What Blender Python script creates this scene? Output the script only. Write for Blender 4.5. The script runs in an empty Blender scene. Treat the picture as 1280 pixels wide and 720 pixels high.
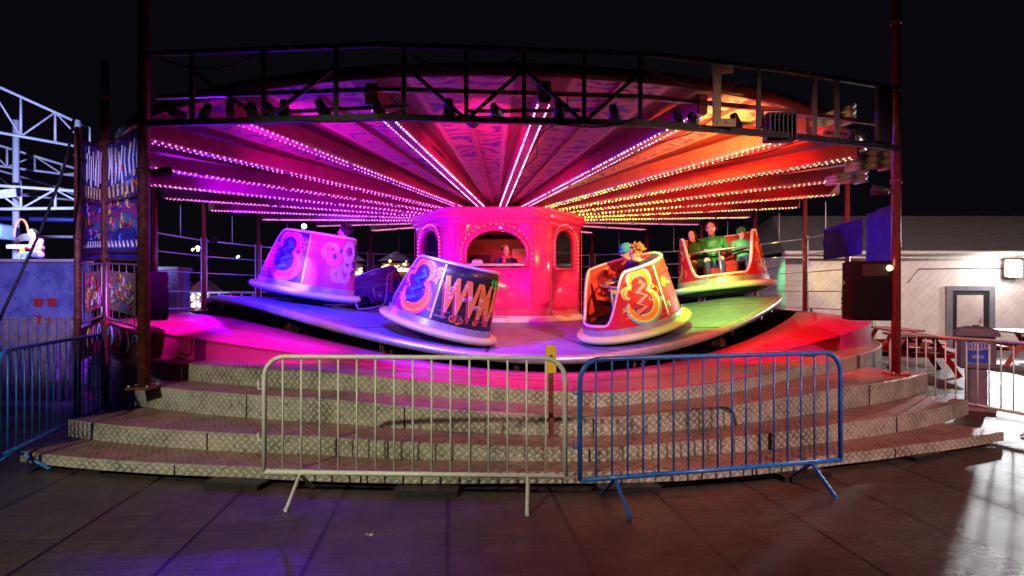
import bpy, bmesh, math, random
from mathutils import Vector, Matrix, noise
random.seed(7)
R=math.radians; PI=math.pi
sc=bpy.context.scene
COL=sc.collection
F=750.0; HZ=368.0; H=1.58
def P(px,py,d): return Vector(((px-640)/F*d, d, H-(py-HZ)/F*d))
def G(px,py,z):
    d=(H-z)*F/(py-HZ); return Vector(((px-640)/F*d,d,z))
CX,CY=-.35,14.0
def pol(r,az,z=0.0):
    a=R(az); return Vector((CX+r*math.sin(a), CY-r*math.cos(a), z))

# ---------------------------------------------------------------- materials
def newmat(name):
    m=bpy.data.materials.new(name); m.use_nodes=True
    nt=m.node_tree; b=nt.nodes['Principled BSDF']; return m,nt,b
def nd(nt,t,**kw):
    n=nt.nodes.new(t)
    for k,v in kw.items(): setattr(n,k,v)
    return n
def mat(name,c,rough=.5,metal=0,em=None,es=0,c2=None,scale=6,bump=0,bscale=30,coat=0,alpha=None,trans=0):
    m,nt,b=newmat(name)
    b.inputs['Roughness'].default_value=rough; b.inputs['Metallic'].default_value=metal
    b.inputs['Base Color'].default_value=(*c,1)
    if coat: b.inputs['Coat Weight'].default_value=coat; b.inputs['Coat Roughness'].default_value=.08
    if trans: b.inputs['Transmission Weight'].default_value=trans
    if em: b.inputs['Emission Color'].default_value=(*em,1); b.inputs['Emission Strength'].default_value=es
    tc=None
    if c2 or bump:
        tc=nd(nt,'ShaderNodeTexCoord')
    if c2:
        n=nd(nt,'ShaderNodeTexNoise'); n.inputs['Scale'].default_value=scale; n.inputs['Detail'].default_value=6; n.inputs['Roughness'].default_value=.65
        nt.links.new(tc.outputs['Object'],n.inputs['Vector'])
        r=nd(nt,'ShaderNodeValToRGB'); r.color_ramp.elements[0].position=.38; r.color_ramp.elements[1].position=.66
        r.color_ramp.elements[0].color=(*c,1); r.color_ramp.elements[1].color=(*c2,1)
        nt.links.new(n.outputs['Fac'],r.inputs['Fac']); nt.links.new(r.outputs['Color'],b.inputs['Base Color'])
        mr=nd(nt,'ShaderNodeMapRange'); mr.inputs['To Min'].default_value=max(0,rough-.1); mr.inputs['To Max'].default_value=min(1,rough+.15)
        nt.links.new(n.outputs['Fac'],mr.inputs['Value']); nt.links.new(mr.outputs['Result'],b.inputs['Roughness'])
    if bump:
        n=nd(nt,'ShaderNodeTexNoise'); n.inputs['Scale'].default_value=bscale; n.inputs['Detail'].default_value=4
        nt.links.new(tc.outputs['Object'],n.inputs['Vector'])
        bp=nd(nt,'ShaderNodeBump'); bp.inputs['Strength'].default_value=bump; bp.inputs['Distance'].default_value=.02
        nt.links.new(n.outputs['Fac'],bp.inputs['Height']); nt.links.new(bp.outputs['Normal'],b.inputs['Normal'])
    return m
def M_(nt,op,a,b=None,c=None):
    n=nd(nt,'ShaderNodeMath',operation=op)
    for i,v in enumerate((a,b,c)):
        if v is None: continue
        if isinstance(v,(int,float)): n.inputs[i].default_value=v
        else: nt.links.new(v,n.inputs[i])
    return n.outputs[0]
def mixc(nt,f,a,b):
    n=nd(nt,'ShaderNodeMix',data_type='RGBA')
    if isinstance(f,(int,float)): n.inputs[0].default_value=f
    else: nt.links.new(f,n.inputs[0])
    for i,v in ((6,a),(7,b)):
        if isinstance(v,tuple): n.inputs[i].default_value=(*v,1) if len(v)==3 else v
        else: nt.links.new(v,n.inputs[i])
    return n.outputs[2]
def ramp(nt,f,stops):
    r=nd(nt,'ShaderNodeValToRGB'); e=r.color_ramp.elements
    while len(e)<len(stops): e.new(.5)
    for k,(p,c) in enumerate(stops): e[k].position=p; e[k].color=(*c,1) if len(c)==3 else c
    nt.links.new(f,r.inputs['Fac']); return r.outputs['Color']
def noisen(nt,vec,scale,detail=5,rough=.6,dist=0):
    n=nd(nt,'ShaderNodeTexNoise'); n.inputs['Scale'].default_value=scale; n.inputs['Detail'].default_value=detail
    n.inputs['Roughness'].default_value=rough; n.inputs['Distortion'].default_value=dist
    if vec is not None: nt.links.new(vec,n.inputs['Vector'])
    return n.outputs['Fac']

def checker_mat(name,c,c2,size=.062,uv=True,rough=.35,metal=.55,bs=.9):
    m,nt,b=newmat(name)
    tc=nd(nt,'ShaderNodeTexCoord'); mp=nd(nt,'ShaderNodeMapping'); mp.inputs['Rotation'].default_value=(0,0,R(45)); mp.inputs['Scale'].default_value=(1/size,)*3
    nt.links.new(tc.outputs['UV' if uv else 'Object'],mp.inputs['Vector'])
    s=nd(nt,'ShaderNodeSeparateXYZ'); nt.links.new(mp.outputs['Vector'],s.inputs[0])
    sx=M_(nt,'ABSOLUTE',M_(nt,'SINE',M_(nt,'MULTIPLY',s.outputs['X'],PI)))
    sy=M_(nt,'ABSOLUTE',M_(nt,'SINE',M_(nt,'MULTIPLY',s.outputs['Y'],PI)))
    h1=M_(nt,'MULTIPLY',sx,M_(nt,'POWER',sy,5)); h2=M_(nt,'MULTIPLY',sy,M_(nt,'POWER',sx,5))
    par=M_(nt,'MODULO',M_(nt,'ABSOLUTE',M_(nt,'ADD',M_(nt,'FLOOR',s.outputs['X']),M_(nt,'FLOOR',s.outputs['Y']))),2)
    h=M_(nt,'ADD',M_(nt,'MULTIPLY',h1,par),M_(nt,'MULTIPLY',h2,M_(nt,'SUBTRACT',1,par)))
    h=M_(nt,'SMOOTH_MIN',h,.45,.2)
    n=noisen(nt,tc.outputs['Object'],2.1,9,.78,.5)
    col=ramp(nt,n,[(.38,c),(.56,c2),(.72,tuple(q*1.15 for q in c2))])
    gr=noisen(nt,tc.outputs['Object'],11,6,.8)
    col=mixc(nt,ramp(nt,gr,[(.52,(0,0,0)),(.66,(.8,.8,.8))]),col,tuple(q*.35 for q in c))
    top=mixc(nt,M_(nt,'MULTIPLY',h,1.1),col,tuple(min(1,x*1.5+.05) for x in c2))
    nt.links.new(top,b.inputs['Base Color'])
    n2=noisen(nt,tc.outputs['Object'],14,5)
    mr=nd(nt,'ShaderNodeMapRange'); mr.inputs['To Min'].default_value=rough-.12; mr.inputs['To Max'].default_value=rough+.25
    nt.links.new(n2,mr.inputs['Value']); nt.links.new(mr.outputs['Result'],b.inputs['Roughness'])
    b.inputs['Metallic'].default_value=metal
    bp=nd(nt,'ShaderNodeBump'); bp.inputs['Strength'].default_value=bs; bp.inputs['Distance'].default_value=.008
    nt.links.new(h,bp.inputs['Height']); nt.links.new(bp.outputs['Normal'],b.inputs['Normal'])
    return m

MT={}
MT['riser']=checker_mat('riser_plate',(.17,.155,.115),(.44,.41,.33),.055,metal=.2,rough=.45)
MT['tread']=checker_mat('tread_plate',(.12,.065,.05),(.36,.20,.15),.05,metal=.3,rough=.42)
MT['maroon']=mat('maroon_paint',(.16,.018,.02),.32,0,c2=(.26,.03,.03),scale=9,bump=.15,coat=.3)
MT['rust']=mat('worn_maroon',(.10,.02,.015),.5,.2,c2=(.24,.07,.035),scale=14,bump=.4,bscale=60)
MT['red']=mat('red_floor_paint',(.66,.02,.17),.36,0,c2=(.55,.016,.13),scale=2.2,bump=.08,bscale=18,coat=.15)
MT['black']=mat('black_paint',(.012,.012,.013),.5,0,c2=(.022,.02,.02),scale=20)
MT['cabinet']=mat('speaker_cabinet_paint',(.006,.007,.008),.75,bump=.3,bscale=90); MT['cabinet'].node_tree.nodes['Principled BSDF'].inputs['Specular IOR Level'].default_value=.05
MT['dark']=mat('dark_void',(.008,.008,.009),.9)
MT['steel']=mat('galvanised_steel',(.42,.43,.44),.38,.7,c2=(.6,.6,.6),scale=20)
MT['railblue']=mat('rail_paint',(.55,.58,.62),.35,.2)
MT['white']=mat('white_paint',(.72,.71,.66),.4,0,c2=(.55,.54,.50),scale=10)
MT['barwhite']=mat('barrier_galvanised',(.86,.85,.82),.4,.0,c2=(.70,.67,.62),scale=30)
MT['barblue']=mat('barrier_blue_paint',(.03,.24,.80),.35,0,c2=(.02,.12,.45),scale=26,coat=.2)
MT['silver']=mat('silver_band',(.55,.52,.46),.3,.5,c2=(.38,.36,.33),scale=8)
MT['apron']=mat('fibreglass_apron',(.80,.80,.72),.3,0,coat=.3)
MT['glassdark']=mat('dark_glass',(.01,.01,.012),.06,0,coat=1)
MT['canvas']=mat('black_canvas',(.012,.010,.012),.85,0,bump=.4,bscale=4)
MT['tarp']=mat('blue_tarpaulin',(.006,.015,.42),.6,0,c2=(.004,.008,.20),scale=3,bump=.5,bscale=3)
MT['clear']=mat('white_canvas',(.75,.75,.76),.4,0,bump=1.0,bscale=5)
MT['table']=mat('red_table_wood',(.35,.04,.03),.55,0,c2=(.22,.03,.025),scale=12)
MT['cream']=mat('cream_board',(.62,.48,.26),.6,0,c2=(.50,.38,.20),scale=15)
MT['grey']=mat('grey_plastic',(.16,.15,.19),.5,0,c2=(.22,.2,.25),scale=8)
MT['yellow']=mat('yellow_paint',(.75,.48,.02),.4)
MT['skin']=mat('skin',(.68,.45,.36),.5)
MT['hair']=mat('dark_hair',(.02,.012,.008),.6,bump=.8,bscale=80)
MT['blond']=mat('blond_hair',(.45,.30,.10),.6,bump=.8,bscale=80)
MT['eye']=mat('eye_dark',(.01,.01,.01),.2)
MT['lip']=mat('lip',(.35,.08,.08),.5)
def flat(name,c,r=.38,coat=.25): 
    k='f_'+name
    if k not in MT: MT[k]=mat(name,c,r,0,coat=coat)
    return MT[k]

# board floor
def board_mat():
    m,nt,b=newmat('wet_pier_boards')
    tc=nd(nt,'ShaderNodeTexCoord'); mp=nd(nt,'ShaderNodeMapping'); mp.inputs['Rotation'].default_value=(0,0,R(-6.1))
    nt.links.new(tc.outputs['Object'],mp.inputs['Vector']); s=nd(nt,'ShaderNodeSeparateXYZ'); nt.links.new(mp.outputs['Vector'],s.inputs[0])
    x=s.outputs['X']; y=s.outputs['Y']
    W=.82
    xs=M_(nt,'DIVIDE',x,W); fr=M_(nt,'FRACT',xs); dist=M_(nt,'MINIMUM',fr,M_(nt,'SUBTRACT',1,fr))
    joint=M_(nt,'LESS_THAN',dist,.018)
    ym=M_(nt,'DIVIDE',M_(nt,'ADD',y,M_(nt,'MULTIPLY',M_(nt,'FLOOR',xs),1.37)),.145); fy=M_(nt,'FRACT',ym); dy=M_(nt,'MINIMUM',fy,M_(nt,'SUBTRACT',1,fy))
    sub=M_(nt,'LESS_THAN',dy,.05)
    n1=noisen(nt,tc.outputs['Object'],.9,6,.65); 
    st=nd(nt,'ShaderNodeMapping'); st.inputs['Scale'].default_value=(3,28,3); nt.links.new(mp.outputs['Vector'],st.inputs['Vector'])
    grain=noisen(nt,st.outputs['Vector'],1.6,8,.7)
    fx4=M_(nt,'FRACT',M_(nt,'MULTIPLY',xs,4)); sub=M_(nt,'MAXIMUM',M_(nt,'MULTIPLY',sub,.5),M_(nt,'LESS_THAN',M_(nt,'MINIMUM',fx4,M_(nt,'SUBTRACT',1,fx4)),.022))
    cell=nd(nt,'ShaderNodeTexWhiteNoise',noise_dimensions='2D'); cv=nd(nt,'ShaderNodeCombineXYZ')
    nt.links.new(M_(nt,'FLOOR',xs),cv.inputs[0]); nt.links.new(M_(nt,'FLOOR',ym),cv.inputs[1]); nt.links.new(cv.outputs[0],cell.inputs['Vector'])
    base=ramp(nt,grain,[(.3,(.022,.014,.011)),(.55,(.075,.052,.038)),(.7,(.14,.10,.075))])
    base=mixc(nt,M_(nt,'MULTIPLY',cell.outputs['Value'],.45),base,(.03,.024,.022))
    base=mixc(nt,M_(nt,'MULTIPLY',sub,.55),base,(.006,.005,.005))
    base=mixc(nt,joint,base,(.002,.002,.002))
    nt.links.new(base,b.inputs['Base Color'])
    mr=nd(nt,'ShaderNodeMapRange'); mr.inputs['From Min'].default_value=.35; mr.inputs['From Max'].default_value=.65; mr.inputs['To Min'].default_value=.16; mr.inputs['To Max'].default_value=.5
    nt.links.new(n1,mr.inputs['Value'])
    rr=M_(nt,'ADD',mr.outputs['Result'],M_(nt,'MULTIPLY',grain,.12)); nt.links.new(rr,b.inputs['Roughness'])
    hh=M_(nt,'SUBTRACT',M_(nt,'ADD',M_(nt,'MULTIPLY',grain,.5),M_(nt,'MULTIPLY',cell.outputs['Value'],.25)),M_(nt,'ADD',M_(nt,'MULTIPLY',sub,.8),M_(nt,'MULTIPLY',joint,1.5)))
    bp=nd(nt,'ShaderNodeBump'); bp.inputs['Strength'].default_value=.8; bp.inputs['Distance'].default_value=.014
    nt.links.new(hh,bp.inputs['Height']); nt.links.new(bp.outputs['Normal'],b.inputs['Normal'])
    return m
MT['boards']=board_mat()

def clad_mat(name,c,ang,w,bs=.6,c2=None):
    m,nt,b=newmat(name); tc=nd(nt,'ShaderNodeTexCoord'); mp=nd(nt,'ShaderNodeMapping'); mp.inputs['Rotation'].default_value=(0,R(ang),0)
    nt.links.new(tc.outputs['Object'],mp.inputs['Vector']); s=nd(nt,'ShaderNodeSeparateXYZ'); nt.links.new(mp.outputs['Vector'],s.inputs[0])
    f=M_(nt,'FRACT',M_(nt,'DIVIDE',s.outputs['Z'],w)); d=M_(nt,'LESS_THAN',f,.12)
    n=noisen(nt,tc.outputs['Object'],2.5,6); base=ramp(nt,n,[(.35,c),(.65,c2 or tuple(x*.8 for x in c))])
    nt.links.new(mixc(nt,M_(nt,'MULTIPLY',d,.30),base,tuple(x*.45 for x in c)),b.inputs['Base Color']); b.inputs['Roughness'].default_value=.6
    bp=nd(nt,'ShaderNodeBump'); bp.inputs['Strength'].default_value=bs; bp.inputs['Distance'].default_value=.02
    nt.links.new(M_(nt,'SUBTRACT',f,M_(nt,'MULTIPLY',d,1)),bp.inputs['Height']); nt.links.new(bp.outputs['Normal'],b.inputs['Normal'])
    return m
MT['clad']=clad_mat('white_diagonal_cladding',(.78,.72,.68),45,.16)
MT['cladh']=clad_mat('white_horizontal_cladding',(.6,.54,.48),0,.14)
MT['shingle']=clad_mat('grey_roof_shingle',(.13,.12,.12),8,.12,.9)

def panel_mat():
    # ceiling artwork: pale panel with darker scrolling leafwork (UV: u across, v radial)
    m,nt,b=newmat('ceiling_artwork'); tc=nd(nt,'ShaderNodeTexCoord')
    mp=nd(nt,'ShaderNodeMapping'); mp.inputs['Scale'].default_value=(1,1,1); nt.links.new(tc.outputs['UV'],mp.inputs['Vector'])
    s=nd(nt,'ShaderNodeSeparateXYZ'); nt.links.new(mp.outputs['Vector'],s.inputs[0])
    n=noisen(nt,tc.outputs['UV'],2.3,3,.55,2.4)
    w=nd(nt,'ShaderNodeTexWave',wave_type='RINGS'); w.inputs['Scale'].default_value=1.7; w.inputs['Distortion'].default_value=11; w.inputs['Detail'].default_value=2; w.inputs['Detail Scale'].default_value=1.6
    nt.links.new(tc.outputs['UV'],w.inputs['Vector'])
    au=M_(nt,'ABSOLUTE',s.outputs['X']); edge=M_(nt,'GREATER_THAN',au,.33); line=M_(nt,'LESS_THAN',M_(nt,'ABSOLUTE',M_(nt,'SUBTRACT',au,.30)),.012)
    n3=noisen(nt,tc.outputs['UV'],7.5,4,.6,2.2)
    cen=M_(nt,'LESS_THAN',M_(nt,'ABSOLUTE',M_(nt,'SUBTRACT',au,.15)),.12)
    sc1=M_(nt,'MULTIPLY',M_(nt,'GREATER_THAN',w.outputs['Fac'],.70),M_(nt,'MULTIPLY',M_(nt,'GREATER_THAN',n,.46),cen))
    sc2=M_(nt,'MULTIPLY',M_(nt,'LESS_THAN',w.outputs['Fac'],.22),M_(nt,'MULTIPLY',M_(nt,'GREATER_THAN',n3,.50),cen))
    base=ramp(nt,noisen(nt,tc.outputs['Object'],1.5,7),[(.3,(.46,.13,.22)),(.7,(.60,.24,.34))])
    c=mixc(nt,M_(nt,'MULTIPLY',sc1,.85),base,(.10,.03,.26)); c=mixc(nt,M_(nt,'MULTIPLY',sc2,.7),c,(.75,.36,.20))
    c=mixc(nt,line,c,(.7,.35,.25)); c=mixc(nt,edge,c,(.20,.02,.03))
    nt.links.new(c,b.inputs['Base Color']); b.inputs['Roughness'].default_value=.5
    bp=nd(nt,'ShaderNodeBump'); bp.inputs['Strength'].default_value=.6; bp.inputs['Distance'].default_value=.03
    nt.links.new(M_(nt,'ADD',sc1,M_(nt,'MULTIPLY',edge,-1)),bp.inputs['Height']); nt.links.new(bp.outputs['Normal'],b.inputs['Normal'])
    return m
MT['panel']=panel_mat()

# ---------------------------------------------------------------- mesh builder
class MB:
    def __init__(s): s.bm=bmesh.new(); s.mats=[]; s.uv=s.bm.loops.layers.uv.new('UVMap')
    def mi(s,m):
        if m not in s.mats: s.mats.append(m)
        return s.mats.index(m)
    def face(s,vs,m,uvs=None,smooth=False):
        try: f=s.bm.faces.new(vs)
        except ValueError: return None
        f.material_index=s.mi(m); f.smooth=smooth
        if uvs:
            for l,uv in zip(f.loops,uvs): l[s.uv].uv=uv
        return f
    def quad(s,pts,m,uvs=None): return s.face([s.bm.verts.new(p) for p in pts],m,uvs)
    def box(s,c,size,m,rot=None,bev=0):
        c=Vector(c); hx,hy,hz=[v/2 for v in size]; rot=rot or Matrix.Identity(3)
        vs=[s.bm.verts.new(c+rot@Vector((x*hx,y*hy,z*hz))) for x in(-1,1) for y in(-1,1) for z in(-1,1)]
        fs=[s.face([vs[i] for i in q],m) for q in ((0,1,3,2),(4,6,7,5),(0,4,5,1),(2,3,7,6),(0,2,6,4),(1,5,7,3))]
        if bev:
            es=list({e for f in fs for e in f.edges}); k=s.mi(m)
            r=bmesh.ops.bevel(s.bm,geom=es,offset=bev,segments=2,affect='EDGES',profile=.5)
            for f in r['faces']: f.material_index=k
    def bar(s,a,b,w,h,m,up=Vector((0,0,1)),bev=0):
        a=Vector(a); b=Vector(b); d=(b-a); L=d.length
        if L<1e-6: return
        y=d.normalized(); x=y.cross(up)
        if x.length<1e-4: x=y.cross(Vector((0,1,0)))
        x.normalize(); z=x.cross(y)
        s.box((a+b)/2,(w,L,h),m,Matrix((x,y,z)).transposed(),bev)
    def tube(s,pts,r,m,n=8,closed=False,cap=True):
        pts=[Vector(p) for p in pts]; N=len(pts); rings=[]; prev=None
        for i,p in enumerate(pts):
            if closed: t=(pts[(i+1)%N]-pts[i-1])
            else: t=pts[min(i+1,N-1)]-pts[max(i-1,0)]
            t.normalize()
            if prev is None:
                a=Vector((0,0,1)) if abs(t.z)<.9 else Vector((1,0,0)); x=t.cross(a).normalized()
            else:
                x=(prev-t*prev.dot(t)); x=x.normalized() if x.length>1e-5 else t.orthogonal().normalized()
            prev=x; y=t.cross(x); rr=r[i] if isinstance(r,(list,tuple)) else r
            rings.append([s.bm.verts.new(p+(x*math.cos(2*PI*k/n)+y*math.sin(2*PI*k/n))*rr) for k in range(n)])
        for i in range(N if closed else N-1):
            A=rings[i];B=rings[(i+1)%N]
            for k in range(n): s.face([A[k],A[(k+1)%n],B[(k+1)%n],B[k]],m,smooth=True)
        if cap and not closed: s.face(rings[0][::-1],m); s.face(rings[-1],m)
    def ball(s,c,r,m,u=12,v=8,sc3=(1,1,1),rot=None):
        mat4=Matrix.Translation(Vector(c))@(rot.to_4x4() if rot else Matrix.Identity(4))@Matrix.Diagonal((*[r*q for q in sc3],1))
        k=s.mi(m); g=bmesh.ops.create_uvsphere(s.bm,u_segments=u,v_segments=v,radius=1,matrix=mat4)
        for f in {f for vv in g['verts'] for f in vv.link_faces}: f.material_index=k; f.smooth=True
    def octa(s,c,r,m):
        c=Vector(c); v=[s.bm.verts.new(c+Vector(d)*r) for d in((1,0,0),(-1,0,0),(0,1,0),(0,-1,0),(0,0,1),(0,0,-1))]
        for q in((0,2,4),(2,1,4),(1,3,4),(3,0,4),(2,0,5),(1,2,5),(3,1,5),(0,3,5)): s.face([v[i] for i in q],m,smooth=True)
    def grid(s,fn,nu,nv,m,smooth=True,closeu=False,uvf=None,mf=None):
        vs=[[s.bm.verts.new(fn(i,j)) for j in range(nv+1)] for i in range(nu if closeu else nu+1)]
        for i in range(nu):
            A=vs[i];B=vs[(i+1)%len(vs)]
            for j in range(nv):
                uv=None
                if uvf: uv=[uvf(i,j),uvf(i+1,j),uvf(i+1,j+1),uvf(i,j+1)]
                s.face([A[j],B[j],B[j+1],A[j+1]],mf(i,j) if mf else m,uv,smooth)
        return vs
    def lathe(s,prof,m,n=32,c=(0,0),smooth=True):
        s.grid(lambda i,j:Vector((c[0]+prof[j][0]*math.cos(2*PI*i/n),c[1]+prof[j][0]*math.sin(2*PI*i/n),prof[j][1])),n,len(prof)-1,m,smooth,True)
    def poly(s,pts,m,thick=None,uvs=None):
        pts=[Vector(p) for p in pts]
        vs=[s.bm.verts.new(p) for p in pts]; f=s.face(vs,m,uvs)
        if thick is not None and f:
            r=bmesh.ops.extrude_face_region(s.bm,geom=[f]); nv=[g for g in r['geom'] if isinstance(g,bmesh.types.BMVert)]
            bmesh.ops.translate(s.bm,verts=nv,vec=thick)
    def build(s,name,parent=None,fix=True,loc=None):
        if fix: bmesh.ops.recalc_face_normals(s.bm,faces=s.bm.faces)
        me=bpy.data.meshes.new(name); s.bm.to_mesh(me); s.bm.free()
        for m in s.mats: me.materials.append(m)
        o=bpy.data.objects.new(name,me); COL.objects.link(o)
        if parent is not None: o.parent=parent
        if loc is not None: o.location=loc
        return o
def tag(o,label,cat,group=None,kind=None):
    if label:o['label']=label
    if cat:o['category']=cat
    if group:o['group']=group
    if kind:o['kind']=kind
    return o
def thing(name,label,cat,loc=(0,0,0),rz=0,group=None):
    o=bpy.data.objects.new(name,None); COL.objects.link(o); o.location=loc; o.rotation_euler=(0,0,rz); o.empty_display_size=.2
    return tag(o,label,cat,group)
def dup(root,loc=None,rz=None):
    r=root.copy(); COL.objects.link(r)
    if loc is not None: r.location=loc
    if rz is not None: r.rotation_euler=(0,0,rz)
    for ch in list(root.children):
        c=ch.copy(); COL.objects.link(c); c.parent=r
        for g in list(ch.children):
            d=g.copy(); COL.objects.link(d); d.parent=c
    return r
def lerp_tab(tab,a):
    if a<=tab[0][0]: return tab[0][1:]
    for p,q in zip(tab,tab[1:]):
        if a<=q[0]:
            t=(a-p[0])/(q[0]-p[0]); return tuple(x+(y-x)*t for x,y in zip(p[1:],q[1:]))
    return tab[-1][1:]

# ---------------------------------------------------------------- camera, world
cam=bpy.data.cameras.new('camera'); co=bpy.data.objects.new('camera',cam); COL.objects.link(co)
co.location=(0,0,H); co.rotation_euler=(R(90),0,0); cam.sensor_width=36; cam.lens=36*F/1280; cam.shift_y=8/1280; cam.clip_end=2000; cam.clip_start=.05
sc.camera=co
w=bpy.data.worlds.new('World'); sc.world=w; w.use_nodes=True
bg=w.node_tree.nodes['Background']; bg.inputs['Color'].default_value=(.30,.27,.45,1); bg.inputs['Strength'].default_value=.006
sc.view_settings.view_transform='Standard'; sc.view_settings.look='None'; sc.view_settings.exposure=.5; sc.view_settings.gamma=1
sc.cycles.use_denoising=True
sc.cycles.max_bounces=5; sc.cycles.diffuse_bounces=3; sc.cycles.glossy_bounces=3; sc.cycles.sample_clamp_indirect=4; sc.cycles.sample_clamp_direct=30
sc.cycles.caustics_reflective=False; sc.cycles.caustics_refractive=False

# ---------------------------------------------------------------- ground
b=MB(); b.quad([(-150,-30,0),(150,-30,0),(150,150,0),(-150,150,0)],MT['boards']); tag(b.build('boardwalk_ground'),'dark wet timber boardwalk of the pier','boardwalk',kind='structure')

# ---------------------------------------------------------------- steps
T1=[(-26.1,9.46,.135),(-12.2,9.17,.135),(2.2,9.13,.135),(10.8,9.23,.135),(21.1,9.2,.135),(27.6,9.27,.135),(35.6,9.47,.135)]
T2=[(-27.9,8.92,.30),(-9.1,8.70,.30),(2.3,8.80,.26),(7.65,8.88,.25),(14.5,8.84,.27),(24,8.83,.30),(41.1,8.94,.30)]
T3=[(-29.6,8.12,.54),(-11.1,8.14,.54),(2.4,8.34,.46),(8.5,8.45,.42),(16.2,8.42,.46),(28.6,8.35,.54),(44.8,8.4,.54)]
T4=[(-180,7.7,.75),(-37.6,7.6,.75),(-13,7.66,.75),(-3.2,7.66,.67),(2.6,7.8,.62),(9.4,7.95,.58),(18.8,7.88,.62),(31.9,7.62,.70),(48,7.64,.75),(180,7.7,.75)]
steps=thing('entrance_steps','wide curved flight of worn checker plate steps up to the ride','steps',pol(9,5,0))
def tier(name,tab,nxt,zbelow,a0,a1,n=60):
    b=MB(); o=pol(9,5,0)
    def prof(a):
        r,z=lerp_tab(tab,a); ri=lerp_tab(nxt,a)[0]-.03; zb=zbelow(a)
        return [(ri,z),(r-.02,z),(r,z-.012),(r,zb)],[r-ri,0.02,0,-(z-zb)]
    P0=[prof(a0+(a1-a0)*i/n) for i in range(n+1)]
    def uvf(i,j):
        a=a0+(a1-a0)*i/n; return (R(a)*9,P0[i][1][j])
    b.grid(lambda i,j: pol(P0[i][0][j][0],a0+(a1-a0)*i/n,P0[i][0][j][1])-o,n,3,MT['tread'],False,False,uvf,lambda i,j:MT['tread'] if j==0 else MT['riser'])
    for i in (0,n):
        a=a0+(a1-a0)*i/n; (ri,z),_,_,(r,zb)=P0[i][0]
        q=[pol(ri,a,z)-o,pol(r,a,z)-o,pol(r,a,zb)-o,pol(ri,a,zb)-o]; b.quad(q,MT['riser'],[(ri,z),(r,z),(r,zb),(ri,zb)])
    # section joints
    for k in range(1,6):
        a=a0+(a1-a0)*k/6; r,z=lerp_tab(tab,a)
        b.bar(pol(r+.002,a,z-.01)-o,pol(r+.002,a,zbelow(a))-o,.012,.006,MT['dark'])
    ob=b.build(name,steps,fix=True); return ob
tier('step_tread',T1,T2,lambda a:.045,-26.1,35.6)
tier('step_tread',T2,T3,lambda a:lerp_tab(T1,a)[1]-.004,-27.9,41.1)
tier('step_tread',T3,T4,lambda a:lerp_tab(T2,a)[1]-.004,-29.6,44.8)
o=pol(9,5,0)
for a in (-22,-12,-2,8,18,28,34.5):
    b=MB(); b.box(pol(9.25,a,.022)-o,(.5,.16,.044),MT['cream'] if a>34 else MT['black'],Matrix.Rotation(R(a),3,'Z')); b.build('support_block',steps)
# side skirt risers under steps (dark)
# ---------------------------------------------------------------- ride base deck
def zrim(az,r=6.0):
    f=min(1,max(0,(r-1.9)/3.2)); return 1.0+.16*min(1,(r-2)/4)+ .405*f*math.cos(3*R(az-70))
def sw_(az):
    d=min(1,abs(((az-11+180)%360)-180)/56); return (1-math.cos(PI*d))/2
def zwi(az): return .57+.68*sw_(az)
def rwo(az): return 6.94+.56*max(0,(sw_(az)-.45)/.55)
def zwo(az):
    z4=lerp_tab(T4,az)[1]; return max(z4+.005,.57+.56*sw_(az))
deck=thing('ride_deck','fixed red painted walkway deck ringing the turntable','ride deck',(CX,CY,0))
O=Vector((CX,CY,0)); NA=240
b=MB(); az=lambda i:-180+360*i/NA
b.grid(lambda i,j:(pol([6.32,6.32,6.30,(6.30+rwo(az(i)))/2,rwo(az(i)),rwo(az(i))+.03][j],az(i),[.1,zwi(az(i))-.02,zwi(az(i)),(zwi(az(i))*.6+zwo(az(i))*.4),zwo(az(i)),zwo(az(i))-.015][j])-O),NA,5,MT['red'],True,True,None,lambda i,j:MT['dark'] if j==0 else MT['red'])
b.build('sloping_walkway',deck)
b=MB()
def z4(a): return lerp_tab(T4,a)[1]
b.grid(lambda i,j:(pol([rwo(az(i))+.02,rwo(az(i))+.025,max(7.2,rwo(az(i))+.03)][j],az(i),[zwo(az(i))-.016,z4(az(i))+.002,z4(az(i))+.002][j])-O),NA,2,MT['red'],False,True)
b.build('kick_board',deck)
b=MB()
def rr4(i,j): 
    a=az(i); r,z=lerp_tab(T4,a); return [(6.9,z-.002),(r-.02,z-.002),(r,z-.014),(r,max(.0,(lerp_tab(T3,a)[1]-.004) if -29.6<a<44.8 else 0.0))][j]
b.grid(lambda i,j:(pol(rr4(i,j)[0],az(i),rr4(i,j)[1])-O),NA,3,MT['red'],False,True,lambda i,j:(R(-180+360*i/NA)*8,[0,.8,.82,1.0][j]),
       lambda i,j:(MT['riser'] if j==2 else (MT['red'] if -9<az(i)<24 else (MT['tread']))))
b.build('deck_plate',deck)
b=MB(); b.lathe([(0.01,.06),(6.35,.06)],MT['dark'],48); b.build('pit_base',deck)
b=MB()
b.grid(lambda i,j:(pol([7.0,7.25][j],38+18*i/10,z4(38+18*i/10)+.012+.0*j)-O),10,1,flat('green_matting',(.02,.35,.06),.8,0),False)
b.build('green_matting',deck)

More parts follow.
